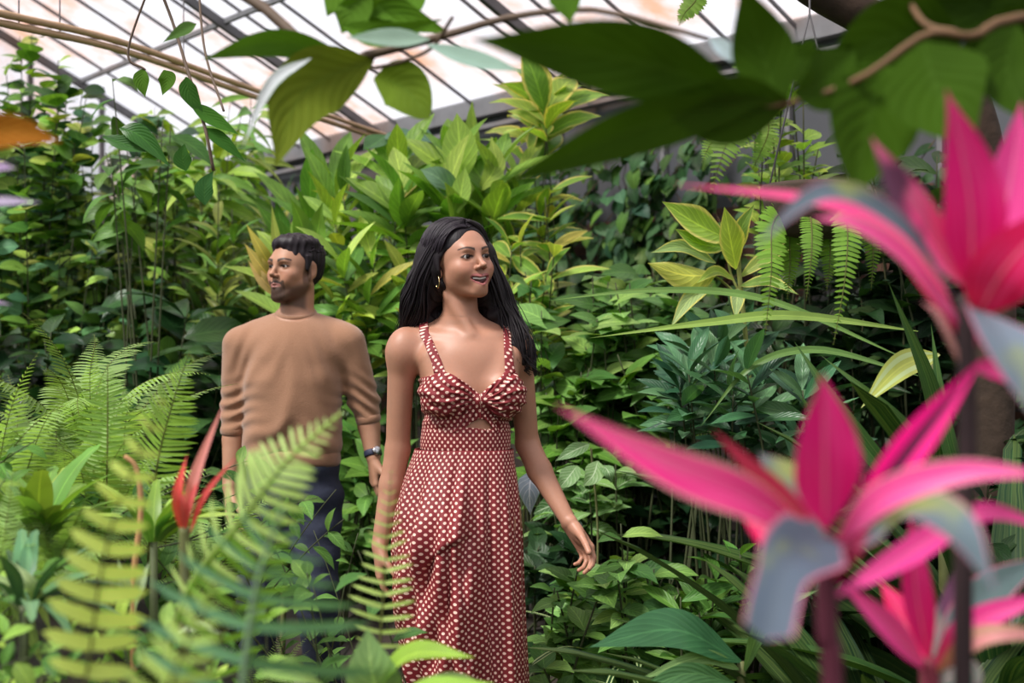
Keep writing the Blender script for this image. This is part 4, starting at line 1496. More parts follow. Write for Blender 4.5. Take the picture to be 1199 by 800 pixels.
def vine(name, label, cat, t0, t1, z0, z1, n, key, L, pal, mat=None, far=False, s0=.12, s1=.35, hang=True, group=None, dens=22):
    """climber hanging over a stretch of the brick wall"""
    base = wall_pt((t0 + t1) / 2, .2, 0) if not far else np.array([*(W0 + D * (TFAR - .2) + N * ((t0 + t1) / 2)), 0])
    base[2] = ground(base[0], base[1])
    r = empty(name, base, label, cat, group)
    outw = np.array([*N, 0]) if not far else np.array([*(-D), 0])
    fb, sb = Buf(), Buf()
    for i in range(n):
        q = rng.uniform(t0, t1)
        ztop = rng.uniform(z0 + (z1 - z0) * .5, z1); L_ = rng.uniform(.5, 1.5)
        zb = max(z0, ztop - L_ * (z1 - z0) * .6)
        sA, sB = rng.uniform(s0, s0 + .1), rng.uniform(s0 + .05, s1)
        def wp(q, s, z):
            return wall_pt(q, s, z) if not far else np.array([*(W0 + D * (TFAR - s) + N * q), z])
        m = 12
        zz = np.linspace(ztop, zb, m)
        P_ = np.array([wp(q + .10 * math.sin(k * .9 + i), sA + (sB - sA) * math.sin(k / m * PI * .8), zz[k]) for k in range(m)])
        tube(sb, P_, .0035, 4, (.10, .06, .03))
        k = int(dens * (ztop - zb) + 4)
        f_ = rng.uniform(0, m - 1.01, k); i0 = f_.astype(int); w_ = (f_ - i0)[:, None]
        pos = P_[i0] * (1 - w_) + P_[i0 + 1] * w_ + rng.normal(0, .035, (k, 3))
        side = np.cross(outw, [0, 0, 1.0])
        dv = outw * rng.uniform(.1, .6, (k, 1)) + side * rng.normal(0, .5, (k, 1)) + np.array([0, 0, -1.0]) * rng.uniform(.2, 1, (k, 1))
        put(fb, key, pos + outw * .05, dv, outw + np.array([0, 0, .9]) + rng.normal(0, .3, (k, 3)), L * rng.uniform(.6, 1.2, k), pcol(pal, k))
    fb.build('foliage', mat or ML, r)
    sb.build('stem', M_stem, r)
    return r


def strappy(name, label, cat, base, n, L, key, pal, mat=None, elev=(.3, 1.4), az=(0, 2 * PI), group=None, wid=1.0, up=None):
    r = empty(name, base, label, cat, group)
    fb = Buf()
    a = rng.uniform(az[0], az[1], n); e_ = rng.uniform(elev[0], elev[1], n)
    d = np.stack([np.cos(a) * np.cos(e_), np.sin(a) * np.cos(e_), np.sin(e_)], 1)
    rd = np.stack([np.cos(a), np.sin(a), np.zeros(n)], 1)
    u = -rd * np.sin(e_)[:, None] + np.array([0, 0, 1.0]) * np.cos(e_)[:, None] + rng.normal(0, .15, (n, 3))
    put(fb, key, np.asarray(base) + rd * .015 + np.array([0, 0, .01]), d, u, L * rng.uniform(.65, 1.1, n), pcol(pal, n), wid)
    fb.build('foliage', mat or ML_strap, r)
    return r


def pleaf(buf, pts, wpx, col, nh=None, fold=.25, n=20, m=7, peak=.42, tip=1.2, wave=0.0, heart=0.0, base=.08, curl=0.0):
    """one large leaf along points (px, py, Y); wpx is its full width in photo pixels at that distance"""
    P_ = spline([at(*p) for p in pts], n) if len(pts) > 2 else np.linspace(at(*pts[0]), at(*pts[1]), n)
    Ym = np.mean([p[2] for p in pts])
    t = np.linspace(0, 1, n)
    a = np.where(t < peak, np.sin(np.clip(t / peak, 0, 1) * PI / 2) ** .9, np.cos(np.clip((t - peak) / (1 - peak), 0, 1) * PI / 2) ** tip)
    hw = np.maximum(a, base) * wpx * Ym / F / 2; hw[-1] = 1e-4
    tn = unit(np.gradient(P_, axis=0))
    nh = unit(np.array([0, -1.0, .45]) if nh is None else np.array(nh, float))
    side = unit(np.cross(tn, nh)); nr = np.cross(side, tn)
    u = np.linspace(-1, 1, m)
    L = np.linalg.norm(P_[-1] - P_[0])
    V = P_[:, None] + side[:, None] * (hw[:, None] * u[None, :] * math.cos(fold))[..., None] \
        + nr[:, None] * (np.abs(u)[None, :] * hw[:, None] * math.sin(fold) + wave * L * np.sin(t[:, None] * 17 + u[None, :]) * np.abs(u)[None, :] ** 2 - curl * hw[:, None] * u[None, :] ** 2)[..., None]
    if heart:
        V = V - tn[:1, None] * (heart * L * np.abs(u)[None, :, None] ** 1.5 * np.exp(-t * 6)[:, None, None])
    uv = np.stack(np.broadcast_arrays((u[None, :] + 1) / 2, t[:, None]), -1)
    buf.add(V.reshape(-1, 3), grid_faces(n, m)[:, ::-1], uv.reshape(-1, 2), col)


def frond(buf, P_, nrm, plen, npairs, col, wid=1.0, ang=.25, rach=.0028, t0=.12, droop=.15, rcol=None, taper=.55, key='pinna'):
    """a pinnate frond along the centre line P_"""
    n = len(P_)
    P_ = np.asarray(P_)
    tn = unit(np.gradient(P_, axis=0))
    tt = np.linspace(t0, .995, npairs)
    f_ = tt * (n - 1); i0 = np.minimum(f_.astype(int), n - 2); w_ = (f_ - i0)[:, None]
    pos = P_[i0] * (1 - w_) + P_[i0 + 1] * w_
    tg = tn[i0]
    side = unit(np.cross(tg, nrm)); nn_ = np.cross(side, tg)
    g = (tt - t0) / (1 - t0)
    ln = plen * np.clip(np.minimum(.62 + 1.6 * g, 1.0) * np.clip((1 - g) / taper, 0.06, 1) ** .85, .04, 1)
    for s_ in (-1, 1):
        dv = side * s_ * math.cos(ang) + tg * (math.sin(ang) + .5 * g[:, None] ** 3) - nn_ * droop
        c = np.asarray(col) * rng.uniform(.85, 1.15, (npairs, 1))
        put(buf, key, pos, dv + rng.normal(0, .05, (npairs, 3)), nn_ + rng.normal(0, .08, (npairs, 3)), ln * rng.uniform(.92, 1.06, npairs), c, wid)
    tube(buf, P_, np.linspace(rach, rach * .25, n), 5, (.16, .17, .05) if rcol is None else rcol)


def frond_obj(name, pts, nh, plpx, npairs, col, parent, wid=1.0, ang=.25, droop=.15, rach=.0028, t0=.1, taper=.55, rcol=None):
    P_ = spline([at(*p) for p in pts], 26)
    Ym = np.mean([p[2] for p in pts])
    b = Buf()
    frond(b, P_, unit(np.array(nh, float)), plpx * Ym / F, npairs, col, wid, ang, rach, t0, droop, rcol, taper)
    return b.build(name, ML_fern, parent)


# --- frond variants shared by the ferns in the beds
FV = []
for k in range(5):
    b = Buf()
    bend = (.9, 1.2, 1.5, .7, 1.8)[k]
    a = np.linspace(0, 1, 22)
    th = 1.35 - bend * a ** 1.3
    P_ = np.stack([.03 * np.sin(a * 5 + k), np.cumsum(np.cos(th)) / 22, np.cumsum(np.sin(th)) / 22], 1)
    frond(b, P_, np.array([0, -.6, 1.0]), .135, 38, np.array([.25, .38, .12]) * (.75 + .15 * k), .62, .22, .004, .14, (.12, .3, .0, .2, .35)[k])
    FV.append(b.mesh('frond'))
for me in FV: me.materials.append(ML_fern)
FV_dark = []
for k in range(2):
    b = Buf(); a = np.linspace(0, 1, 22); th = 1.35 - (1.1, 1.6)[k] * a ** 1.3
    P_ = np.stack([.02 * np.sin(a * 5 + k), np.cumsum(np.cos(th)) / 22, np.cumsum(np.sin(th)) / 22], 1)
    frond(b, P_, np.array([0, -.6, 1.0]), .15, 26, np.array([.07, .16, .07]), 1.0, .3, .005, .14, .2)
    FV_dark.append(b.mesh('frond')); FV_dark[-1].materials.append(ML_fern)


def fern(px, Y, n, L, label, group=None, dz=0, var=None, cat='fern', name='sword_fern', tilt=(.0, .35)):
    base = gpt(px, Y); base[2] += dz - .01
    r = empty(name, base, label, cat, group)
    vs_ = var or FV
    protos = {}
    for i in range(n):
        k = int(rng.integers(len(vs_)))
        if k not in protos:
            o = bpy.data.objects.new('frond', vs_[k]); protos[k] = o
        else:
            o = protos[k].copy()
        COL.objects.link(o)
        o.parent = r
        o.rotation_euler = (rng.uniform(-tilt[1], tilt[1]), rng.uniform(-.15, .15), i * 2.399 + rng.uniform(-.4, .4))
        s_ = L * rng.uniform(.7, 1.1)
        o.scale = (s_, s_, s_)
    return r


# ------------------------------------------------------------ climbers that cover the walls
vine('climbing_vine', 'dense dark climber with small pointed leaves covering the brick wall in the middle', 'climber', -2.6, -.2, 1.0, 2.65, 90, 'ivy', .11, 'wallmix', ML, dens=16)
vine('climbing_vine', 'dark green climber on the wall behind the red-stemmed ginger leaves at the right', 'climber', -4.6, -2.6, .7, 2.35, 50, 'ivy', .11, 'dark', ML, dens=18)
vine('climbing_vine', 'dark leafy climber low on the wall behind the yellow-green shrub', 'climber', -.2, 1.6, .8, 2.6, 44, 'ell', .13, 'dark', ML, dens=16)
vine('climbing_vine', 'dark climber in the far corner under the eave', 'climber', 1.6, 3.0, .9, 2.9, 40, 'ell', .14, 'leftmix', ML, dens=16)
vine('climbing_vine', 'round-leaved climber on the far end wall near the corner', 'climber', .5, 2.4, .8, 2.95, 60, 'round', .13, 'leftmix', ML, far=True, s1=.6, dens=15)
vine('climbing_vine', 'round-leaved climber spread high over the left end of the far wall', 'climber', 2.4, 5.0, .8, 3.9, 80, 'round', .13, 'leftmix', ML, far=True, s1=.7, dens=15)
vine('climbing_vine', 'tangled dark creeper at the foot of the far wall on the left', 'climber', 1.5, 5.2, .4, 2.4, 70, 'heart', .15, 'deep', ML, far=True, s0=.3, s1=1.0, dens=16)

# ------------------------------------------------------------ left background
leafy('climbing_shrub', 'round-leaved shrub with small bright leaves high at the left edge', 'shrub', (-30, 40, 110, 250), (6.0, 7.5), 44, 30, 'round', .12, 'leftmix', ML, frac=.5)
leafy('climbing_shrub', 'loose shrub of heart-shaped leaves below the bamboo pole', 'shrub', (60, 130, 230, 330), (6.4, 8), 34, 24, 'heart', .13, 'leftmix', ML, frac=.8)
leafy('heart_leaf_shrub', 'shrub with glossy heart-shaped leaves at the left edge above the ferns', 'shrub', (-30, 240, 140, 400), (6.0, 7.2), 32, 24, 'heart', .12, 'leftmix', ML_gloss, frac=.8)
leafy('bamboo_clump', 'tall clump of narrow arching olive leaves behind the man on the left', 'bamboo', (120, 190, 300, 420), (6.6, 8.2), 40, 34, 'palm', .36, 'cane', ML_strap, frac=.95, stemr=.004, tilt=.8, wid=1.3)
leafy('bamboo_clump', 'narrow-leaved cane clump with yellowing blades just left of the man', 'bamboo', (220, 210, 330, 400), (6.0, 7.0), 22, 24, 'lance', .24, 'cane', ML_strap, frac=.9, tilt=.7, wid=.8)
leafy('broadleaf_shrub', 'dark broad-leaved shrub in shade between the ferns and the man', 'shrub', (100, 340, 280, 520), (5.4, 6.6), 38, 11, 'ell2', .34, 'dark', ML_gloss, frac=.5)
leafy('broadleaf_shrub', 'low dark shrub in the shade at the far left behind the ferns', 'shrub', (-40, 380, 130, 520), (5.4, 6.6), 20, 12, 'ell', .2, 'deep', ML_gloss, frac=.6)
leafy('feather_shrub', 'tall shrub of hanging pale blades under the glass roof left of the olive leaf', 'shrub', (150, 110, 300, 210), (6.5, 8.0), 16, 14, 'lance', .32, 'bright', ML, frac=.35, tilt=1.1, droopd=.5)
leafy('ginger_plant', 'ginger with long upright bright leaves behind the man', 'ginger', (330, 200, 410, 330), (5.6, 6.4), 9, 9, 'lance2', .36, 'bright', ML, arr='whorl', frac=.5, tilt=.8)
leafy('dark_leaf_tree', 'small tree with drooping dark oval leaves below the bamboo pole', 'tree', (120, 90, 250, 200), (5.2, 5.8), 8, 6, 'ell2', .22, 'mid', ML, frac=.2, tilt=1.2, droopd=.5)

# ------------------------------------------------------------ middle: behind the couple
leafy('croton_shrub', 'yellow-green shrub with whorled lance leaves between the man and the woman', 'shrub', (390, 225, 500, 420), (5.2, 6.0), 20, 13, 'lance2', .24, 'sunny', ML, arr='whorl', frac=.55, tilt=1.2)
leafy('ginger_plant', 'ginger with broad bright leaves rising above the woman\'s head', 'ginger', (460, 185, 620, 260), (5.4, 6.2), 12, 10, 'lance2', .32, 'bright', ML, arr='whorl', frac=.5, tilt=1.0, wid=1.2)
leafy('ginger_plant', 'ginger with two upright pale leaves against the slate wall', 'ginger', (605, 110, 660, 190), (5.6, 6.2), 5, 7, 'ell2', .30, 'bright', ML_var, arr='whorl', frac=.3, tilt=.8)
leafy('arum_plant', 'dark arum leaves beside the man\'s left elbow', 'arum', (395, 400, 460, 620), (5.0, 5.8), 16, 6, 'heart', .2, 'mid', ML_gloss, frac=.5)
leafy('broadleaf_shrub', 'shaded green shrub between the couple at hip height', 'shrub', (380, 500, 470, 720), (5.0, 6.0), 18, 12, 'ell', .13, 'mid', ML, frac=.6)
leafy('croton_shrub', 'shrub with blotched yellow and green leaves right of the woman\'s hair', 'shrub', (585, 225, 650, 350), (5.0, 5.8), 14, 10, 'lance2', .22, 'sunny', ML_var, frac=.45)
leafy('arrowhead_plant', 'arrowhead plant with soft green leaves beside the woman\'s shoulder', 'arrowhead plant', (620, 320, 720, 430), (4.7, 5.4), 26, 8, 'arrow', .17, 'sage', ML, frac=.4, tilt=1.2)
leafy('arrowhead_plant', 'arrowhead plant with dark leaves beside the woman\'s elbow', 'arrowhead plant', (630, 420, 730, 530), (4.5, 5.2), 24, 8, 'arrow', .15, 'mid', ML, frac=.45, tilt=1.2)
leafy('arrowhead_plant', 'arrowhead plant with grey-green leaves in the middle of the leafy bank', 'arrowhead plant', (700, 300, 800, 400), (4.8, 5.6), 26, 8, 'arrow', .17, 'sage', ML, frac=.4, tilt=1.2)
leafy('arrowhead_plant', 'arrowhead plant with drooping leaves above the long pink leaf', 'arrowhead plant', (720, 400, 830, 500), (4.6, 5.2), 26, 8, 'arrow', .15, 'mid', ML, frac=.45, tilt=1.2)
leafy('peperomia', 'pale-veined pair-leaved plant beyond the woman\'s forearm', 'foliage plant', (640, 520, 730, 600), (4.4, 5.0), 16, 8, 'ell', .14, 'sage', ML_vein, frac=.4, tilt=1.2)
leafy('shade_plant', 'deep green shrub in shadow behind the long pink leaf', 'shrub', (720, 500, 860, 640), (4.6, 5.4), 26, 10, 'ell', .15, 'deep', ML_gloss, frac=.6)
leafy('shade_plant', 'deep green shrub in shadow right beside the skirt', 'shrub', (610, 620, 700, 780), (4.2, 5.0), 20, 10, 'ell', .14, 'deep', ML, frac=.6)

# ------------------------------------------------------------ right bank, low
leafy('laurel_shrub', 'shrub with grey-green oval leaves below the woman\'s hand', 'shrub', (635, 635, 740, 790), (3.6, 4.2), 22, 11, 'ell', .12, 'sage', ML, frac=.5, tilt=1.1)
leafy('laurel_shrub', 'shrub of bright lance leaves right of the woman\'s hand', 'shrub', (720, 610, 800, 760), (3.6, 4.1), 16, 10, 'ell2', .13, 'sage', ML, frac=.5, tilt=1.1)
leafy('laurel_shrub', 'low shrub with mixed green leaves above the large dark leaf', 'shrub', (780, 640, 880, 760), (3.4, 4.0), 18, 10, 'lance2', .15, 'mid', ML, frac=.55)
leafy('lance_shrub', 'upright shrub with silver-green lance leaves left of the hanging ferns', 'shrub', (790, 380, 900, 470), (3.8, 4.4), 16, 13, 'lance2', .17, 'blue', ML_gloss, arr='whorl', frac=.5, tilt=1.2)
leafy('lance_shrub', 'glossy lance-leaved shrub above the tall pink leaf', 'shrub', (850, 430, 960, 560), (3.6, 4.2), 18, 12, 'lance2', .17, 'blue', ML_gloss, arr='whorl', frac=.5, tilt=1.2)
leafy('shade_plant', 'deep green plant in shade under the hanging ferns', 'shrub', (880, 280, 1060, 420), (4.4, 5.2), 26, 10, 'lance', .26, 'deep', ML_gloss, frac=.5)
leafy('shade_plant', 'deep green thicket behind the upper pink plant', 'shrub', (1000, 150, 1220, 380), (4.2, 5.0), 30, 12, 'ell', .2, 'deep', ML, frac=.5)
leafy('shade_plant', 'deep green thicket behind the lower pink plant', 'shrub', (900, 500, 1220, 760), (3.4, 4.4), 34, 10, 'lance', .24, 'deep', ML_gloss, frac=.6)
leafy('feathery_shrub', 'feathery light green shrub near the grey wall at the top right', 'shrub', (880, 60, 960, 200), (4.6, 5.2), 14, 12, 'small', .12, 'bright', ML, frac=.3)
for (px, Y, n, L, key, pal, mt, lab, z) in (
    (1060, 3.0, 60, 1.15, 'strap2', 'deep', ML_strap, 'screw pine with long dark sword leaves behind the pink plants', 0),
    (1180, 3.2, 50, 1.2, 'strap2', 'dark', ML_strap, 'screw pine with long sword leaves at the right edge', 0),
    (905, 3.3, 34, .62, 'strap', 'mid', ML_stripe, 'spider plant with pale striped arching blades at the lower right', .15),
    (800, 3.3, 26, .5, 'strap', 'mid', ML_stripe, 'spider plant with striped blades beside the large dark leaf', .15),
    (860, 2.9, 20, .7, 'strap', 'sage', ML_strap, 'arching grass-like plant below the grey pink-edged leaf', .0),
    (730, 3.9, 26, .55, 'strap', 'dark', ML_stripe, 'small striped spider plant right of the woman\'s hand', .35)):
    bs = gpt(px, Y); bs[2] += z * .6
    strappy('screw_pine' if 'screw' in lab else ('spider_plant' if 'spider' in lab else 'grass_plant'), lab, 'screw pine' if 'screw' in lab else ('spider plant' if 'spider' in lab else 'grass'), bs, n, L, key, pal, mt)

# individually placed leaves of the right bank
def leafset(name, label, cat, base, items, mat, stems=(), group=None, child='leaf', stemcol=(.12, .13, .04)):
    """items: (points, width px, colour, kwargs)"""
    r = empty(name, base, label, cat, group)
    for it in items:
        pts, wpx, col = it[:3]
        kw = it[3] if len(it) > 3 else {}
        kw = dict(kw); mt = kw.pop('mat', mat)
        b = Buf(); pleaf(b, pts, wpx, col, **kw)
        b.build(child, mt, r)
    if stems:
        for pts, rad in stems:
            P_ = [q if isinstance(q, np.ndarray) else at(*q) for q in pts]
            b = Buf(); tube(b, spline(P_, 24), rad, 7, stemcol)
            b.build('stem', M_stem, r)
    return r


G = gpt
leafset('variegated_ginger', 'ginger with yellow-margined broad leaves left of the hanging ferns', 'ginger', G(895, 4.2),
        [([(852, 280, 4.15), (815, 262, 4.05), (775, 236, 4.0)], 46, (.26, .42, .05)),
         ([(848, 290, 4.15), (818, 285, 4.05), (790, 268, 4.0)], 30, (.20, .36, .05)),
         ([(838, 322, 4.15), (800, 322, 4.05), (758, 308, 3.95)], 42, (.48, .52, .10), {'curl': .5}),
         ([(838, 308, 4.2), (800, 290, 4.1), (762, 296, 4.0)], 22, (.26, .40, .14)),
         ([(862, 315, 4.1), (855, 280, 4.0), (848, 242, 3.95)], 36, (.36, .48, .08)),
         ([(862, 300, 4.1), (868, 268, 4.05), (884, 238, 4.0)], 20, (.2, .34, .08)),
         ([(835, 332, 4.15), (808, 350, 4.05), (785, 384, 4.0)], 20, (.34, .46, .18)),
         ([(864, 338, 4.15), (863, 352, 4.05), (861, 374, 4.0)], 18, (.30, .42, .16)),
         ([(866, 325, 4.2), (900, 300, 4.2), (945, 280, 4.2)], 18, (.26, .36, .08)),
         ([(860, 328, 4.2), (838, 318, 4.1), (815, 332, 4.05)], 16, (.30, .42, .08)),
         ([(866, 335, 4.2), (900, 330, 4.1), (935, 345, 4.0)], 18, (.2, .34, .08))],
        ML_var, [([G(895, 4.2), (880, 480, 4.2), (866, 325, 4.2), (864, 300, 4.15)], .008), ([(867, 345, 4.2), (855, 318, 4.2), (850, 280, 4.15)], .004),
                 ([(867, 350, 4.2), (852, 335, 4.2), (836, 322, 4.15)], .004)], stemcol=(.28, .30, .08))
leafset('strap_plant', 'plant with long pale arching blades crossing under the hanging ferns', 'strap plant', G(1090, 3.6),
        [([(1075, 388, 3.7), (930, 370, 3.6), (830, 378, 3.6), (690, 396, 3.6)], 13, (.22, .34, .07)),
         ([(1060, 420, 3.8), (900, 352, 3.8), (770, 340, 3.8), (640, 352, 3.8)], 10, (.13, .25, .06)),
         ([(1075, 440, 3.6), (960, 410, 3.6), (880, 430, 3.6), (820, 500, 3.6)], 10, (.10, .2, .05)),
         ([(1100, 415, 3.2), (1055, 430, 3.1), (1008, 478, 3.0)], 34, (.42, .46, .10), {'mat': ML_stripe}),
         ([(1130, 600, 3.2), (1060, 500, 3.1), (960, 415, 3.1)], 17, (.05, .12, .03)),
         ([(1110, 640, 3.1), (1010, 520, 3.0), (930, 400, 3.0)], 26, (.035, .10, .025)),
         ([(1100, 620, 3.2), (1095, 480, 3.1), (1040, 330, 3.0)], 26, (.03, .085, .02)),
         ([(1150, 620, 3.2), (1110, 520, 3.1), (1090, 380, 3.1)], 22, (.04, .11, .03))],
        ML_strap, [([G(1100, 3.4), (1105, 650, 3.3), (1090, 415, 3.5)], .014)])
leafset('canna_leaf_plant', 'plant with one large glossy dark leaf low beside the skirt', 'canna', G(850, 2.9),
        [([(868, 775, 2.9), (790, 738, 2.8), (690, 758, 2.75)], 62, (.035, .115, .045), {'nh': (.1, -.7, .8), 'mat': ML_gloss, 'fold': .12}),
         ([(868, 785, 2.9), (820, 770, 2.8), (740, 800, 2.7)], 18, (.2, .34, .12)),
         ([(870, 790, 2.9), (900, 720, 2.8), (960, 690, 2.8)], 20, (.15, .28, .10)),
         ([(860, 800, 2.8), (800, 790, 2.7), (720, 830, 2.6)], 26, (.08, .2, .07))],
        ML, [([G(868, 2.9), (868, 775, 2.9)], .010)])
leafset('caladium', 'silver-white heart-shaped leaf hanging beside the skirt', 'caladium', G(622, 3.9),
        [([(622, 555, 3.8), (620, 575, 3.75), (621, 603, 3.74)], 30, (.36, .44, .52), {'mat': ML_silver, 'peak': .35, 'heart': .12, 'nh': (-.1, -1, .2)})],
        ML_silver, [([G(622, 3.9), (612, 640, 3.9), (622, 556, 3.8)], .003)])
leafset('peace_lily_leaf_plant', 'plant with two oval quilted leaves beyond the woman\'s forearm', 'foliage plant', G(690, 4.2),
        [([(676, 545, 4.2), (665, 560, 4.1), (655, 572, 4.1)], 24, (.2, .34, .14), {'mat': ML_vein}),
         ([(700, 540, 4.2), (695, 556, 4.1), (683, 570, 4.1)], 24, (.2, .33, .13), {'mat': ML_vein}),
         ([(705, 545, 4.2), (712, 552, 4.1), (716, 566, 4.1)], 16, (.14, .26, .1), {'mat': ML_vein}),
         ([(690, 520, 4.3), (672, 528, 4.2), (650, 540, 4.2)], 18, (.14, .25, .1), {'mat': ML_vein})],
        ML_vein, [([G(690, 4.2), (700, 640, 4.25), (692, 525, 4.3)], .004)])
leafset('pointed_leaf_ginger', 'single tall pointed bright leaf standing above the woman\'s head', 'ginger', G(545, 5.6),
        [([(540, 215, 5.5), (538, 170, 5.5), (535, 132, 5.5)], 42, (.30, .48, .09), {'fold': .1}),
         ([(536, 250, 5.4), (541, 220, 5.4), (545, 195, 5.4)], 24, (.30, .48, .09)),
         ([(560, 225, 5.5), (580, 195, 5.4), (575, 160, 5.4)], 26, (.33, .46, .10)),
         ([(545, 240, 5.5), (515, 210, 5.4), (492, 198, 5.4)], 30, (.14, .26, .16))],
        ML, [([G(545, 5.6), (548, 330, 5.6), (540, 210, 5.5)], .008)])
leafset('umbrella_leaf_plant', 'plant with blue-green umbrella leaves on thin stalks under the eave', 'foliage plant', G(460, 6.2),
        [([(452, 158, 6.0), (440, 168, 5.9), (425, 176, 5.8)], 30, (.05, .14, .04), {'nh': (0, -.9, .6)}),
         ([(454, 156, 6.0), (468, 162, 5.9), (478, 178, 5.8)], 30, (.07, .17, .10), {'nh': (0, -.9, .6)}),
         ([(476, 160, 6.2), (492, 160, 6.1), (508, 168, 6.0)], 26, (.06, .15, .10), {'nh': (0, -.9, .6)}),
         ([(478, 172, 6.1), (474, 185, 6.0), (476, 198, 5.9)], 34, (.12, .24, .17), {'nh': (0, -.9, .6)}),
         ([(505, 168, 6.1), (515, 200, 6.0), (525, 215, 5.9)], 30, (.14, .26, .20), {'nh': (0, -.9, .6)}),
         ([(470, 200, 6.0), (505, 200, 5.9), (530, 210, 5.8)], 24, (.2, .32, .28), {'nh': (0, -.7, .8)})],
        ML, [([G(470, 6.2), (470, 300, 6.2), (463, 215, 6.1), (453, 157, 6.0)], .006), ([G(480, 6.2), (482, 260, 6.2), (478, 172, 6.1)], .005),
             ([G(500, 6.2), (518, 230, 6.2), (512, 180, 6.1), (500, 160, 6.1)], .005), ([G(440, 6.2), (448, 230, 6.1), (425, 195, 6.0), (400, 182, 5.9)], .005)], stemcol=(.25, .30, .16))
leafset('yellow_blade_palm', 'palm with three yellowing blades beside the man\'s head', 'palm', G(330, 5.2),
        [([(335, 340, 5.2), (310, 300, 5.1), (288, 262, 5.1)], 16, (.45, .38, .06)),
         ([(335, 345, 5.2), (308, 315, 5.1), (286, 285, 5.1)], 18, (.48, .36, .08)),
         ([(335, 350, 5.2), (312, 332, 5.1), (290, 305, 5.1)], 18, (.50, .34, .12)),
         ([(335, 335, 5.2), (325, 290, 5.2), (318, 240, 5.2)], 14, (.30, .36, .06)),
         ([(360, 330, 5.2), (355, 270, 5.2), (340, 232, 5.1)], 26, (.16, .34, .05)),
         ([(360, 330, 5.2), (372, 270, 5.2), (378, 236, 5.1)], 24, (.18, .36, .05))],
        ML_strap, [([G(330, 5.3), (338, 480, 5.3), (338, 335, 5.2)], .012)])

# hanging ferns
hf = empty('hanging_fern', at(950, 235, 3.1), 'bright hanging fern whose fronds droop beside the upper pink plant', 'fern')
for i, (pts, pl_) in enumerate((([(925, 240, 3.1), (905, 262, 3.05), (903, 320, 3.0), (896, 392, 3.0)], 21),
                                ([(945, 240, 3.1), (950, 262, 3.0), (950, 300, 2.95), (944, 352, 2.95)], 15),
                                ([(965, 240, 3.1), (990, 255, 3.0), (990, 320, 2.95), (976, 404, 2.95)], 19),
                                ([(935, 240, 3.2), (925, 262, 3.1), (925, 310, 3.1), (922, 350, 3.1)], 17),
                                ([(955, 240, 3.2), (970, 258, 3.15), (972, 300, 3.1), (968, 340, 3.1)], 17),
                                ([(975, 235, 3.2), (1010, 245, 3.2), (1022, 290, 3.2), (1020, 340, 3.2)], 17))):
    frond_obj('frond', pts, (0, -1, .1), pl_, 34, np.array([.20, .38, .05]) * (1, .8, .95, .6, .65, .5)[i], hf, 1.4, .15, .05)
b = Buf(); 
c0 = at(948, 232, 3.12)
tube(b, np.array([c0 + [0, 0, -.10], c0 + [0, 0, -.09], c0 + [0, 0, 0.02], c0 + [0, 0, .03]]), [.05, .09, .12, .115], 20, (.05, .035, .02))
b.build('basket', M_bark, hf)
b = Buf()
for dx in (-.1, .1):
    tube(b, np.array([c0 + [dx, 0, .02], c0 + [0, 0, .45], c0 + [0, 0, 1.9]]), .0025, 5, (.1, .1, .1))
b.build('wire', M_steel_dark, hf)
wf = empty('bracket_fern', at(878, 130, 4.6), 'light green fern drooping from the wall beneath the dark overhead leaves', 'fern')
for pts, pl_ in (([(885, 118, 4.6), (868, 140, 4.5), (850, 170, 4.4), (832, 228, 4.4)], 26), ([(885, 118, 4.6), (860, 150, 4.6), (835, 165, 4.6), (822, 190, 4.6)], 18),
                 ([(890, 118, 4.6), (900, 150, 4.5), (890, 180, 4.5), (880, 200, 4.5)], 14), ([(820, -20, 4.2), (815, 0, 4.2), (802, 15, 4.2), (795, 30, 4.2)], 14)):
    frond_obj('frond', pts, (-.2, -1, .1), pl_, 26, (.24, .42, .09), wf, 1.5, .1, .05)
b = Buf(); q = wall_pt(-3.2, 0.05, 2.6); tube(b, spline([q, (q + at(885, 118, 4.6)) / 2 + [0, 0, .1], at(885, 118, 4.6)], 12), .02, 7, (.05, .035, .02)); b.build('rhizome', M_bark, wf)
# mossy ferns at the bottom right
fern(905, 2.5, 20, .40, 'fine-leaved light green fern in the bottom right corner below the grey leaf', dz=.22, name='lace_fern')
fern(835, 3.3, 10, .42, 'small bright fern behind the large dark leaf', dz=.2, name='lace_fern')

# ------------------------------------------------------------ ferns of the left bed
bed = 'sword ferns massed in the left bed'
common = 'light green sword fern among the others in the left bed'
fern(108, 3.4, 15, 0.57, 'sword fern with an upright frond in the middle of the left bed', dz=.12)
fern(40, 4.0, 17, 0.61, 'sword fern in the far left corner of the fern bed', dz=.10)
fern(60, 3.2, 17, 0.51, common, bed)
fern(150, 3.6, 17, 0.40, common, bed)
fern(200, 3.3, 15, 0.42, common, bed)
fern(-10, 2.9, 15, 0.48, common, bed)
fern(120, 2.9, 15, 0.43, common, bed)
fern(240, 3.0, 15, 0.35, common, bed)
fern(300, 3.0, 15, 0.30, common, bed)
fern(60, 2.4, 15, 0.33, common, bed)
fern(190, 2.4, 15, 0.25, common, bed)
fern(360, 2.9, 15, 0.28, common, bed)
fern(10, 2.2, 13, 0.28, common, bed)
fern(300, 2.3, 13, 0.23, common, bed)
fern(420, 2.6, 13, 0.23, common, bed)
fern(65, 4.9, 13, 0.64, 'dark blue-green fern with drooping pinnae behind the fern bed', var=FV_dark, dz=.25, name='shield_fern')
fern(5, 4.4, 13, 0.57, 'silvery dark fern at the left edge behind the fern bed', var=FV_dark, dz=.3, name='shield_fern')
sf = empty('sword_fern', G(175, 2.6), 'tall single fern frond curving up to a thin tip left of the man', 'fern')
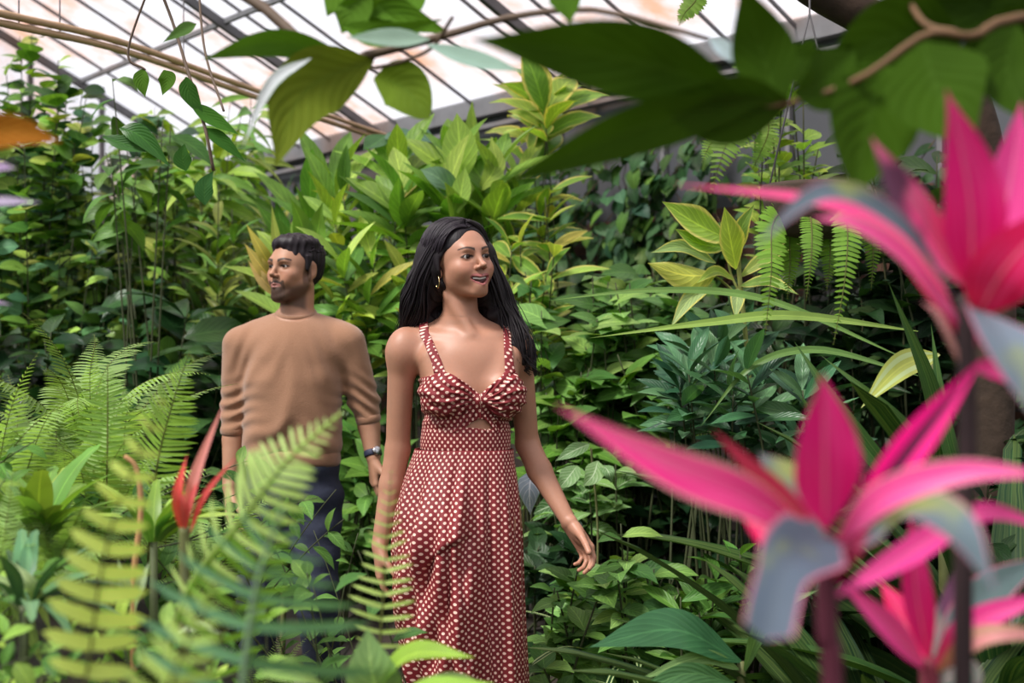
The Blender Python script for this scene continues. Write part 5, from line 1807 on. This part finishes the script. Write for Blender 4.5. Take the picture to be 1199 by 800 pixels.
frond_obj('frond', [(170, 700, 2.7), (182, 560, 2.6), (200, 480, 2.55), (222, 412, 2.5)], (-.3, -1, .2), 44, 34, (.26, .44, .08), sf, .5, .35, .05, t0=.25)
frond_obj('frond', [(120, 700, 2.8), (125, 560, 2.7), (126, 480, 2.7), (126, 426, 2.7)], (0, -1, .3), 38, 36, (.20, .36, .07), sf, .5, .1, -.1, t0=.2)
strappy('bromeliad', 'bromeliad rosette with broad olive leaves at the left', 'bromeliad', at(45, 640, 2.5), 26, .24, 'strap2', 'bright', ML_strap, (.5, 1.3), wid=2.2)
strappy('bromeliad', 'small green rosette among the ferns near the red blades', 'bromeliad', at(180, 640, 2.4), 18, .16, 'strap2', 'bright', ML_strap, (.5, 1.3), wid=2.0)
strappy('agave', 'grey-green spiky rosette low at the left edge', 'agave', at(28, 715, 2.0), 20, .16, 'strap2', 'blue', ML_strap, (.2, 1.2), wid=1.8)
for nm in ('bromeliad', 'bromeliad.001', 'agave'):
    r = bpy.data.objects[nm]
    loc = Vector(r.location); z0 = ground(loc.x, loc.y)
    b = Buf(); tube(b, np.array([[loc.x, loc.y, z0 - .02], [loc.x, loc.y, loc.z + .01]]), [.009, .007], 8, (.07, .09, .03)); b.build('stem', M_stem, r)
leafy('ground_cover', 'low leafy ground cover between the ferns in the left bed', 'ground cover', (-20, 560, 420, 790), (2.5, 3.6), 70, 9, 'ell', .07, 'mid', ML, frac=.8, stemr=.003, spread=.9)
leafy('ground_cover', 'bright low seedlings covering the soil at the very front of the left bed', 'ground cover', (-30, 660, 330, 830), (1.75, 2.3), 36, 9, 'ell', .045, 'fern', ML, frac=.9, stemr=.002, spread=.5)
leafset('fishbone_leaf_plant', 'pale green flat blades lying low at the left', 'foliage plant', G(40, 2.1),
        [([(50, 780, 2.1), (20, 700, 2.0), (-10, 670, 2.0)], 22, (.33, .45, .20)), ([(60, 740, 2.1), (40, 690, 2.0), (10, 655, 2.0)], 18, (.36, .46, .24)),
         ([(155, 720, 2.2), (148, 690, 2.1), (138, 655, 2.1)], 18, (.36, .48, .26)), ([(158, 720, 2.2), (163, 690, 2.1), (175, 658, 2.1)], 16, (.38, .50, .30)),
         ([(200, 745, 1.9), (230, 735, 1.85), (258, 742, 1.85)], 22, (.40, .50, .28), {'nh': (0, -.6, 1)})], ML_matt, [([G(50, 2.1), (50, 780, 2.1)], .004), ([G(156, 2.2), (156, 720, 2.2)], .004)])
# red blades
M_red = leaf_mat('red_blade', streak=((.85, .35, .32), .6), veins=0, rough=.45, trans=.2, vein_amt=.3, vein_col=(.9, .35, .3))
leafset('red_cordyline', 'young cordyline with upright pinkish red blades in front of the man', 'cordyline', G(215, 1.9),
        [([(216, 622, 1.9), (228, 560, 1.87), (262, 472, 1.83)], 15, (.95, .34, .33)),
         ([(212, 622, 1.9), (208, 580, 1.87), (219, 532, 1.87)], 13, (.88, .05, .04)),
         ([(216, 625, 1.9), (214, 590, 1.87), (207, 562, 1.87)], 8, (.72, .06, .06)),
         ([(222, 625, 1.9), (240, 580, 1.87), (278, 533, 1.83)], 9, (.75, .04, .05)),
         ([(218, 622, 1.9), (222, 590, 1.87), (236, 556, 1.87)], 8, (.78, .07, .08))],
        M_red, [([G(215, 1.9), (216, 700, 1.9), (216, 618, 1.9)], .008)], child='blade')
b = Buf(); tube(b, spline([G(158, 2.2), at(156, 690, 2.2), at(165, 600, 2.2), at(160, 550, 2.2), at(146, 534, 2.2)], 24), np.linspace(.006, .004, 24), 7, (.45, .24, .10))
o = b.build('dry_stalk', M_stem); tag(o, 'bare tan dried stalk bending over among the ferns', 'stalk')

# ------------------------------------------------------------ foreground ferns (out of focus)
ff = empty('foreground_fern', gpt(100, 1.3), 'blurred yellow-green fern frond rising up front at the lower left corner', 'fern')
frond_obj('frond', [(60, 1050, 1.4), (100, 800, 1.35), (130, 620, 1.3), (202, 440, 1.25)], (.2, -1, .3), 62, 15, (.66, .80, .22), ff, 1.9, .12, .0, .0022, t0=.25, taper=.7)
ff = empty('foreground_fern', gpt(285, 1.2), 'large blue-green fern frond with long pinnae at the bottom centre left', 'fern')
frond_obj('frond', [(262, 1150, 1.35), (278, 880, 1.25), (298, 700, 1.2), (330, 598, 1.15)], (.0, -1, .55), 175, 9, (.15, .32, .19), ff, .50, .05, .12, .0062, t0=.35, taper=.8, rcol=(.30, .42, .30))
frond_obj('frond', [(250, 1150, 1.3), (180, 950, 1.1), (200, 800, 1.05), (262, 668, 1.05)], (.3, -1, .4), 80, 14, (.55, .74, .22), ff, 1.0, .3, .0, .0026, t0=.3, taper=.8)
ff = empty('foreground_fern', gpt(430, 1.9), 'pale green upright fern frond standing in front of the woman\'s hand', 'fern')
frond_obj('frond', [(430, 900, 1.95), (444, 760, 1.9), (452, 650, 1.9), (458, 552, 1.9)], (.0, -1, .15), 44, 17, (.50, .66, .22), ff, .7, .22, -.05, .0022, t0=.3, taper=.8)
ff = empty('foreground_fern', gpt(250, 1.6), 'fern frond arching up across the man\'s hip', 'fern')
frond_obj('frond', [(170, 1000, 1.7), (205, 730, 1.6), (290, 600, 1.5), (340, 535, 1.5), (400, 483, 1.5)], (.1, -1, .5), 66, 20, (.52, .70, .24), ff, .75, .35, .1, .0058, t0=.3, taper=.75, rcol=(.40, .52, .16))
frond_obj('frond', [(190, 1000, 1.7), (240, 800, 1.6), (300, 660, 1.55), (352, 560, 1.5)], (.5, -1, .3), 72, 16, (.22, .42, .07), ff, .75, .3, .1, .0026, t0=.3, taper=.8)
# broad leaves at the bottom
leafset('broad_leaf_plant', 'plant with broad bright leaves along the bottom edge in front of the skirt', 'foliage plant', gpt(460, 1.9),
        [([(430, 820, 1.9), (480, 768, 1.85), (556, 770, 1.8)], 42, (.28, .46, .06), {'nh': (0, -.6, 1)}),
         ([(450, 830, 1.9), (436, 790, 1.85), (430, 735, 1.85)], 66, (.22, .36, .14), {'nh': (0, -1, .5)}),
         ([(440, 840, 1.8), (500, 810, 1.75), (580, 800, 1.7)], 40, (.25, .44, .06), {'nh': (0, -.6, 1)}),
         ([(410, 830, 1.7), (350, 790, 1.6), (300, 790, 1.6)], 50, (.24, .40, .10), {'nh': (0, -.6, 1)}),
         ([(600, 850, 1.9), (545, 800, 1.85), (490, 795, 1.8)], 26, (.30, .44, .14), {'nh': (0, -.6, 1)})],
        ML, [([gpt(450, 1.9), (445, 900, 1.9), (440, 825, 1.9)], .008)])

# ------------------------------------------------------------ overhead foliage
UG = (.034, .078, .004)  # leaf green with the shade of backlit undersides put into the colour
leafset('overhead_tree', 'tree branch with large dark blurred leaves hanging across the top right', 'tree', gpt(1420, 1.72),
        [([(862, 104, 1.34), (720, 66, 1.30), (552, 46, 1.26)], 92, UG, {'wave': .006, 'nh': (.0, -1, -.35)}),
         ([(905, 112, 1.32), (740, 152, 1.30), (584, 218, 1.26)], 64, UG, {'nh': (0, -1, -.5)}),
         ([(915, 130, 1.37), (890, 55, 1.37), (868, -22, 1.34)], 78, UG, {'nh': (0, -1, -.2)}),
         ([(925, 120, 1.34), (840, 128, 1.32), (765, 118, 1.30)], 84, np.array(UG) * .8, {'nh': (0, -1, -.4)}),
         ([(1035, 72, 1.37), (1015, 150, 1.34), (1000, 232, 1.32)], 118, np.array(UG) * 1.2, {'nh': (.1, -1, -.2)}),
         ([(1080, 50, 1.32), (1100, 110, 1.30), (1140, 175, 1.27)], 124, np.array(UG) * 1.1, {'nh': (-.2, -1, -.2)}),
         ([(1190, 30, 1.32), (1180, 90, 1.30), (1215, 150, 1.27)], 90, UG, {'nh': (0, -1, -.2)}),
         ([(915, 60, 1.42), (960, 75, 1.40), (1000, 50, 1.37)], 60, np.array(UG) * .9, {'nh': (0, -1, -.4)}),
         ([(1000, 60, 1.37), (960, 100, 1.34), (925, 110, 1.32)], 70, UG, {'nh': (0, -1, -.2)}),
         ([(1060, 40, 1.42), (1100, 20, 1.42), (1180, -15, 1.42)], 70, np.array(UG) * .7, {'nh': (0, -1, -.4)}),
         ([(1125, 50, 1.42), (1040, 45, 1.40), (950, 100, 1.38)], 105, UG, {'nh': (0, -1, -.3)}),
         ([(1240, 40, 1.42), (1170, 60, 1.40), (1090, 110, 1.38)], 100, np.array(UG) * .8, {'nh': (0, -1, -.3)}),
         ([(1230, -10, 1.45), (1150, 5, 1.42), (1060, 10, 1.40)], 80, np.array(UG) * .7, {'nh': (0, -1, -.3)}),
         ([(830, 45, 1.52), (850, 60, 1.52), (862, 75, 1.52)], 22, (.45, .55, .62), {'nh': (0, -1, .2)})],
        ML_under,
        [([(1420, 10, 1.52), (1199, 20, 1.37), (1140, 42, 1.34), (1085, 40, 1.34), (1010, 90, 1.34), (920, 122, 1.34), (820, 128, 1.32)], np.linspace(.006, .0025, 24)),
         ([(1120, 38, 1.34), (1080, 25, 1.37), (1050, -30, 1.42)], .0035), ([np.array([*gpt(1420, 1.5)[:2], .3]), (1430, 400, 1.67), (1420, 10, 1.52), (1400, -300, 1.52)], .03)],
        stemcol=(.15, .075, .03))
leafset('overhead_tree', 'tree branch with olive backlit leaves hanging across the top centre left', 'tree', gpt(-250, 2.4),
        [([(402, 64, 2.0), (320, 50, 1.95), (235, 70, 1.9)], 34, (.075, .17, .015), {'nh': (0, -1, -.4)}),
         ([(436, 70, 2.0), (356, 108, 1.95), (322, 196, 1.9)], 84, (.13, .17, .015), {'nh': (.2, -1, -.2)}),
         ([(364, 68, 1.9), (318, 98, 1.85), (284, 172, 1.8)], 15, (.55, .58, .60), {'nh': (.5, -1, .5), 'mat': ML_silver}),
         ([(438, 92, 2.0), (472, 102, 1.98), (503, 140, 1.95)], 62, (.12, .19, .015), {'nh': (0, -1, -.1), 'peak': .5, 'tip': .7}),
         ([(392, 10, 2.0), (450, 12, 2.0), (530, 40, 1.95)], 50, (.09, .20, .015), {'nh': (0, -1, -.4)}),
         ([(400, 30, 2.0), (450, 40, 1.95), (520, 22, 1.9)], 30, (.09, .2, .015), {'nh': (0, -1, -.4)}),
         ([(503, 46, 1.9), (455, 46, 1.88), (404, 44, 1.86)], 30, (.30, .42, .34), {'nh': (0, -1, .5)}),
         ([(500, 52, 1.9), (560, 72, 1.85), (612, 84, 1.8)], 26, (.26, .38, .32), {'nh': (0, -1, .4)}),
         ([(650, -20, 1.7), (662, 0, 1.7), (668, 28, 1.7)], 40, (.09, .20, .02), {'nh': (0, -1, 0)}),
         ([(380, -20, 2.0), (410, 10, 2.0), (400, 40, 2.0)], 60, (.10, .21, .02), {'nh': (0, -1, 0)}),
         ([(500, -20, 2.0), (470, 5, 2.0), (430, 20, 2.0)], 44, (.10, .22, .02), {'nh': (0, -1, 0)}),
         ([(230, 28, 2.6), (215, 35, 2.6), (190, 50, 2.6)], 16, (.10, .2, .05), {'nh': (0, -1, 0)}),
         ([(168, 80, 3.2), (166, 95, 3.2), (170, 114, 3.2)], 20, (.08, .18, .02)), ([(192, 82, 3.2), (196, 95, 3.2), (190, 112, 3.2)], 22, (.08, .18, .02)),
         ([(140, 150, 3.0), (165, 160, 3.0), (200, 196, 3.0)], 26, (.035, .12, .02), {'mat': ML_gloss}), ([(120, 160, 3.0), (150, 170, 3.0), (185, 178, 3.0)], 20, (.035, .12, .02), {'mat': ML_gloss}),
         ([(222, 120, 3.0), (250, 140, 3.0), (280, 158, 3.0)], 20, (.05, .15, .02)), ([(218, 90, 3.0), (222, 110, 3.0), (240, 140, 3.0)], 22, (.04, .12, .02)),
         ([(218, 200, 3.0), (214, 185, 3.0), (216, 168, 3.0)], 22, (.035, .11, .02)), ([(240, 240, 3.0), (240, 220, 3.0), (250, 200, 3.0)], 24, (.035, .11, .03)),
         ([(240, 150, 3.0), (260, 165, 3.0), (288, 190, 3.0)], 18, (.04, .13, .02))],
        ML_under,
        [([(-250, 60, 2.2), (0, -40, 2.2), (240, -30, 2.1), (380, 68, 2.0), (440, 62, 2.0), (520, 42, 1.95), (600, 20, 1.9), (700, 12, 1.8), (830, 46, 1.7)], np.linspace(.012, .003, 24)),
         ([(440, 62, 2.0), (436, 80, 2.0), (500, 60, 1.95), (530, 20, 1.9)], .003),
         ([(180, -30, 3.2), (200, 20, 3.2), (222, 90, 3.1), (240, 150, 3.0), (250, 200, 3.0)], .004), ([(232, -20, 3.2), (240, 60, 3.1), (262, 130, 3.0)], .003),
         ([(180, -30, 3.2), (150, 60, 3.2), (170, 82, 3.2)], .003), ([(-20, -60, 2.2), (180, -30, 3.2), (232, -22, 3.2)], .006),
         ([np.array([*gpt(-250, 2.4)[:2], .3]), (-260, 400, 2.3), (-250, 60, 2.2), (-240, -300, 2.2)], .035)],
        stemcol=(.11, .07, .045))
leafset('orange_leaf_plant', 'plant with one orange-brown leaf and two lilac leaves at the left edge', 'foliage plant', gpt(-140, 1.5),
        [([(-60, 168, 1.35), (10, 152, 1.3), (73, 166, 1.28)], 42, (.36, .13, .015), {'nh': (0, -1, -.2)}),
         ([(-50, 205, 1.5), (-10, 196, 1.5), (20, 197, 1.5)], 18, (.42, .30, .50)),
         ([(-50, 240, 1.5), (0, 236, 1.5), (48, 237, 1.5)], 13, (.50, .42, .60)),
         ([(-50, 355, 1.7), (-20, 352, 1.7), (14, 357, 1.7)], 10, (.45, .35, .52))],
        ML_under, [([gpt(-140, 1.5), (-120, 500, 1.45), (-60, 250, 1.45), (-60, 168, 1.38)], .006), ([(-90, 300, 1.45), (-50, 355, 1.7)], .003), ([(-60, 250, 1.45), (-50, 222, 1.5)], .003)], stemcol=(.15, .08, .05))

# tree in the top right corner, behind
b = Buf(); r = empty('dark_tree', gpt(1085, 3.9), 'dark mossy tree trunk and limb in the top right behind the leaves', 'tree')
tube(b, spline([gpt(1150, 3.9), at(1160, 300, 3.9), at(1130, 110, 3.9), at(1078, 55, 3.9), at(1010, 18, 3.85), at(930, -30, 3.8), at(850, -120, 3.7)], 30), np.linspace(.075, .05, 30), 12); b.build('trunk', M_bark, r)
b = Buf(); tube(b, spline([at(1100, 75, 3.9), at(1080, 20, 3.9), at(1070, -60, 3.8), at(1075, -160, 3.7)], 20), np.linspace(.045, .03, 20), 12); b.build('limb', M_bark, r)
# bamboo pole
M_bamboo = plain('weathered_bamboo', (.50, .33, .19), rough=.5, noise_amt=.2, scale=15)
r = empty('bamboo_pole', at(100, 45, 5.0), 'long tan bamboo pole slung under the glass roof at the top left', 'pole')
for dz, dy in ((0, 0), (-.028, .03)):
    b = Buf()
    P_ = spline([at(-120, -8, 4.2) + [0, dy, dz], at(15, 19, 4.6) + [0, dy, dz], at(150, 52, 5.2) + [0, dy, dz], at(300, 106, 6.2) + [0, dy, dz], at(470, 165, 7.6) + [0, dy, dz]], 60)
    rad = .014 * (1 + .12 * (np.arange(60) % 7 == 0))
    tube(b, P_, rad, 8, (1, 1, 1)); b.build('cane', M_bamboo, r)
b = Buf()
for px, py, Y in ((22, 20, 4.65), (70, 31, 4.85), (215, 75, 5.6)):
    q = at(px, py, Y)
    tube(b, np.array([q + [0, 0, -.04], q + [0, 0, .04], [q[0], q[1], roofz(wall_s(q[0], q[1])) - .05]]), .003, 5)
b.build('wire', M_steel_dark, r)

# ------------------------------------------------------------ pink cordylines in the foreground
PK, PK2, PR, GR, MAR = (.80, .008, .22), (.82, .06, .32), (.70, .006, .09), (.10, .13, .165), (.22, .010, .03)
MP = leaf_mat('hot_pink_leaf', streak=((.86, .10, .34), .6), spec=.15, veins=0, rough=.45, trans=.22, vein_amt=.35, vein_col=(.9, .35, .5))
MPe = leaf_mat('pink_leaf_with_cream_edge', streak=((.90, .28, .44), .6), spec=.15, veins=0, rough=.45, trans=.22, vein_amt=.2, vein_col=(.9, .4, .55), edge=((.75, .50, .38), .42))
MM_ = leaf_mat('maroon_leaf', veins=0, rough=.5, spec=.15, trans=.15, vein_amt=.2)
MPd = leaf_mat('pink_leaf_with_dark_band', veins=0, rough=.5, spec=.15, trans=.15, vein_amt=.0, stripe=((.10, .008, .045), -.01, .17))
MG = leaf_mat('grey_leaf_with_pink_edge', veins=0, spec=.15, rough=.6, trans=.08, vein_amt=.5, vein_col=(.10, .12, .14), edge=((.62, .16, .26), .42), blotch=((.22, .25, .08), .54, 12))
MG2 = leaf_mat('pink_leaf_with_purple_blotch', streak=((.9, .40, .52), .6), veins=0, rough=.42, trans=.2, vein_amt=.2, blotch=((.14, .05, .11), .50, 14))
CY = 1.12
leafset('cordyline', 'tall cordyline with hot pink upright leaves at the upper right', 'cordyline', gpt(1132, CY),
        [([(1138, 345, CY), (1135, 230, CY - .03), (1108, 104, CY - .06)], 84, PK, {'mat': MP, 'wave': .004}),
         ([(1150, 345, CY + .04), (1180, 230, CY + .05), (1196, 118, CY + .05)], 66, PK2, {'mat': MP}),
         ([(1128, 335, CY), (1068, 250, CY - .03), (1020, 160, CY - .05)], 58, PK2, {'mat': MG2}),
         ([(1118, 350, CY), (1050, 262, CY - .06), (965, 226, CY - .09), (884, 288, CY - .1)], 42, GR, {'mat': MG, 'nh': (0, -.8, .6)}),
         ([(1122, 375, CY), (1060, 280, CY + .02), (960, 236, CY + .04), (790, 216, CY + .06)], 24, PK, {'mat': MPe}),
         ([(1130, 390, CY), (1060, 300, CY), (1000, 262, CY), (950, 255, CY)], 26, PK2, {'mat': MPe}),
         ([(1145, 370, CY), (1180, 310, CY - .04), (1260, 230, CY - .08)], 80, PR, {'mat': MP}),
         ([(1140, 360, CY), (1175, 400, CY - .08), (1212, 495, CY - .12)], 84, (.15, .19, .24), {'mat': MG, 'nh': (.2, -1, .4)}),
         ([(1128, 400, CY), (1080, 330, CY + .03), (1040, 290, CY + .04)], 16, PR, {'mat': MP}),
         ([(1140, 410, CY), (1160, 350, CY + .06), (1230, 330, CY + .1)], 24, MAR, {'mat': MP}),
         ([(1130, 440, CY), (1100, 372, CY), (1078, 352, CY)], 10, (.6, .35, .30), {'mat': MP}),
         ([(1134, 430, CY), (1190, 440, CY + .03), (1260, 470, CY + .05)], 34, PK, {'mat': MP})],
        MP, [([gpt(1132, CY), (1128, 700, CY), (1133, 520, CY), (1130, 345, CY)], np.linspace(.009, .008, 24))], stemcol=(.022, .008, .010))
leafset('cordyline', 'cordyline with a long pink leaf reaching left and grey pink-edged leaves at the lower right', 'cordyline', gpt(972, 1.05),
        [([(962, 640, 1.05), (880, 588, 1.0), (780, 548, .97), (650, 474, .95)], 60, PK, {'mat': MPe, 'peak': .5}),
         ([(966, 620, 1.03), (966, 530, 1.0), (963, 436, .98)], 84, PK, {'mat': MP, 'wave': .006}),
         ([(960, 630, 1.08), (905, 575, 1.1), (835, 503, 1.12)], 32, MAR, {'mat': MM_}),
         ([(962, 632, 1.1), (925, 570, 1.13), (888, 530, 1.15)], 58, (.10, .13, .13), {'mat': MG}),
         ([(965, 628, 1.03), (920, 665, .96), (896, 750, .92)], 100, (.085, .11, .15), {'mat': MG, 'nh': (-.1, -1, .5), 'peak': .2, 'base': .6, 'tip': 1.5}),
         ([(972, 650, 1.05), (1030, 585, 1.0), (1130, 553, .97), (1240, 558, .95)], 40, PK2, {'mat': MPe}),
         ([(974, 650, 1.05), (1060, 600, .98), (1120, 620, .93), (1166, 694, .90)], 72, (.11, .15, .175), {'mat': MG, 'nh': (.1, -.9, .6)}),
         ([(976, 670, 1.05), (1040, 560, 1.04), (1150, 420, 1.05)], 42, PK, {'mat': MPd, 'peak': .6}),
         ([(972, 680, 1.05), (1020, 600, 1.05), (1060, 575, 1.05)], 34, PR, {'mat': MP}),
         ([(955, 640, 1.08), (905, 630, 1.12), (868, 605, 1.14)], 36, PR, {'mat': MP}),
         ([(976, 700, 1.05), (1060, 650, 1.12), (1150, 600, 1.15), (1240, 625, 1.17)], 34, PK2, {'mat': MP}),
         ([(970, 690, 1.05), (1000, 640, 1.02), (1045, 620, 1.0)], 26, MAR, {'mat': MP})],
        MP, [([gpt(972, 1.05), (975, 850, 1.05), (968, 740, 1.05), (968, 625, 1.05)], np.linspace(.009, .009, 24))], stemcol=(.10, .012, .03))
leafset('cordyline', 'small cordyline with bright pink leaves low in the bottom right corner', 'cordyline', gpt(1088, 1.3),
        [([(1088, 775, 1.3), (1072, 690, 1.27), (1066, 602, 1.25)], 40, PK, {'mat': MP}),
         ([(1085, 785, 1.3), (1040, 735, 1.25), (982, 680, 1.22)], 34, PK2, {'mat': MP}),
         ([(1086, 785, 1.3), (1055, 720, 1.33), (1030, 680, 1.35)], 34, PR, {'mat': MP}),
         ([(1092, 780, 1.3), (1110, 730, 1.33), (1120, 660, 1.35)], 42, (.07, .17, .13), {'mat': MG2}),
         ([(1092, 790, 1.3), (1140, 730, 1.25), (1250, 690, 1.22)], 34, PK2, {'mat': MP}),
         ([(1094, 790, 1.3), (1150, 745, 1.22), (1250, 745, 1.2)], 26, (.65, .40, .28), {'mat': MP}),
         ([(1095, 800, 1.3), (1130, 790, 1.3), (1122, 850, 1.3)], 40, (.08, .18, .14), {'mat': MG2}),
         ([(1090, 800, 1.3), (1150, 700, 1.35), (1230, 650, 1.4)], 50, (.10, .15, .15), {'mat': MG})],
        MP, [([gpt(1088, 1.3), (1090, 900, 1.3), (1088, 770, 1.3)], .010)], stemcol=(.18, .02, .04))
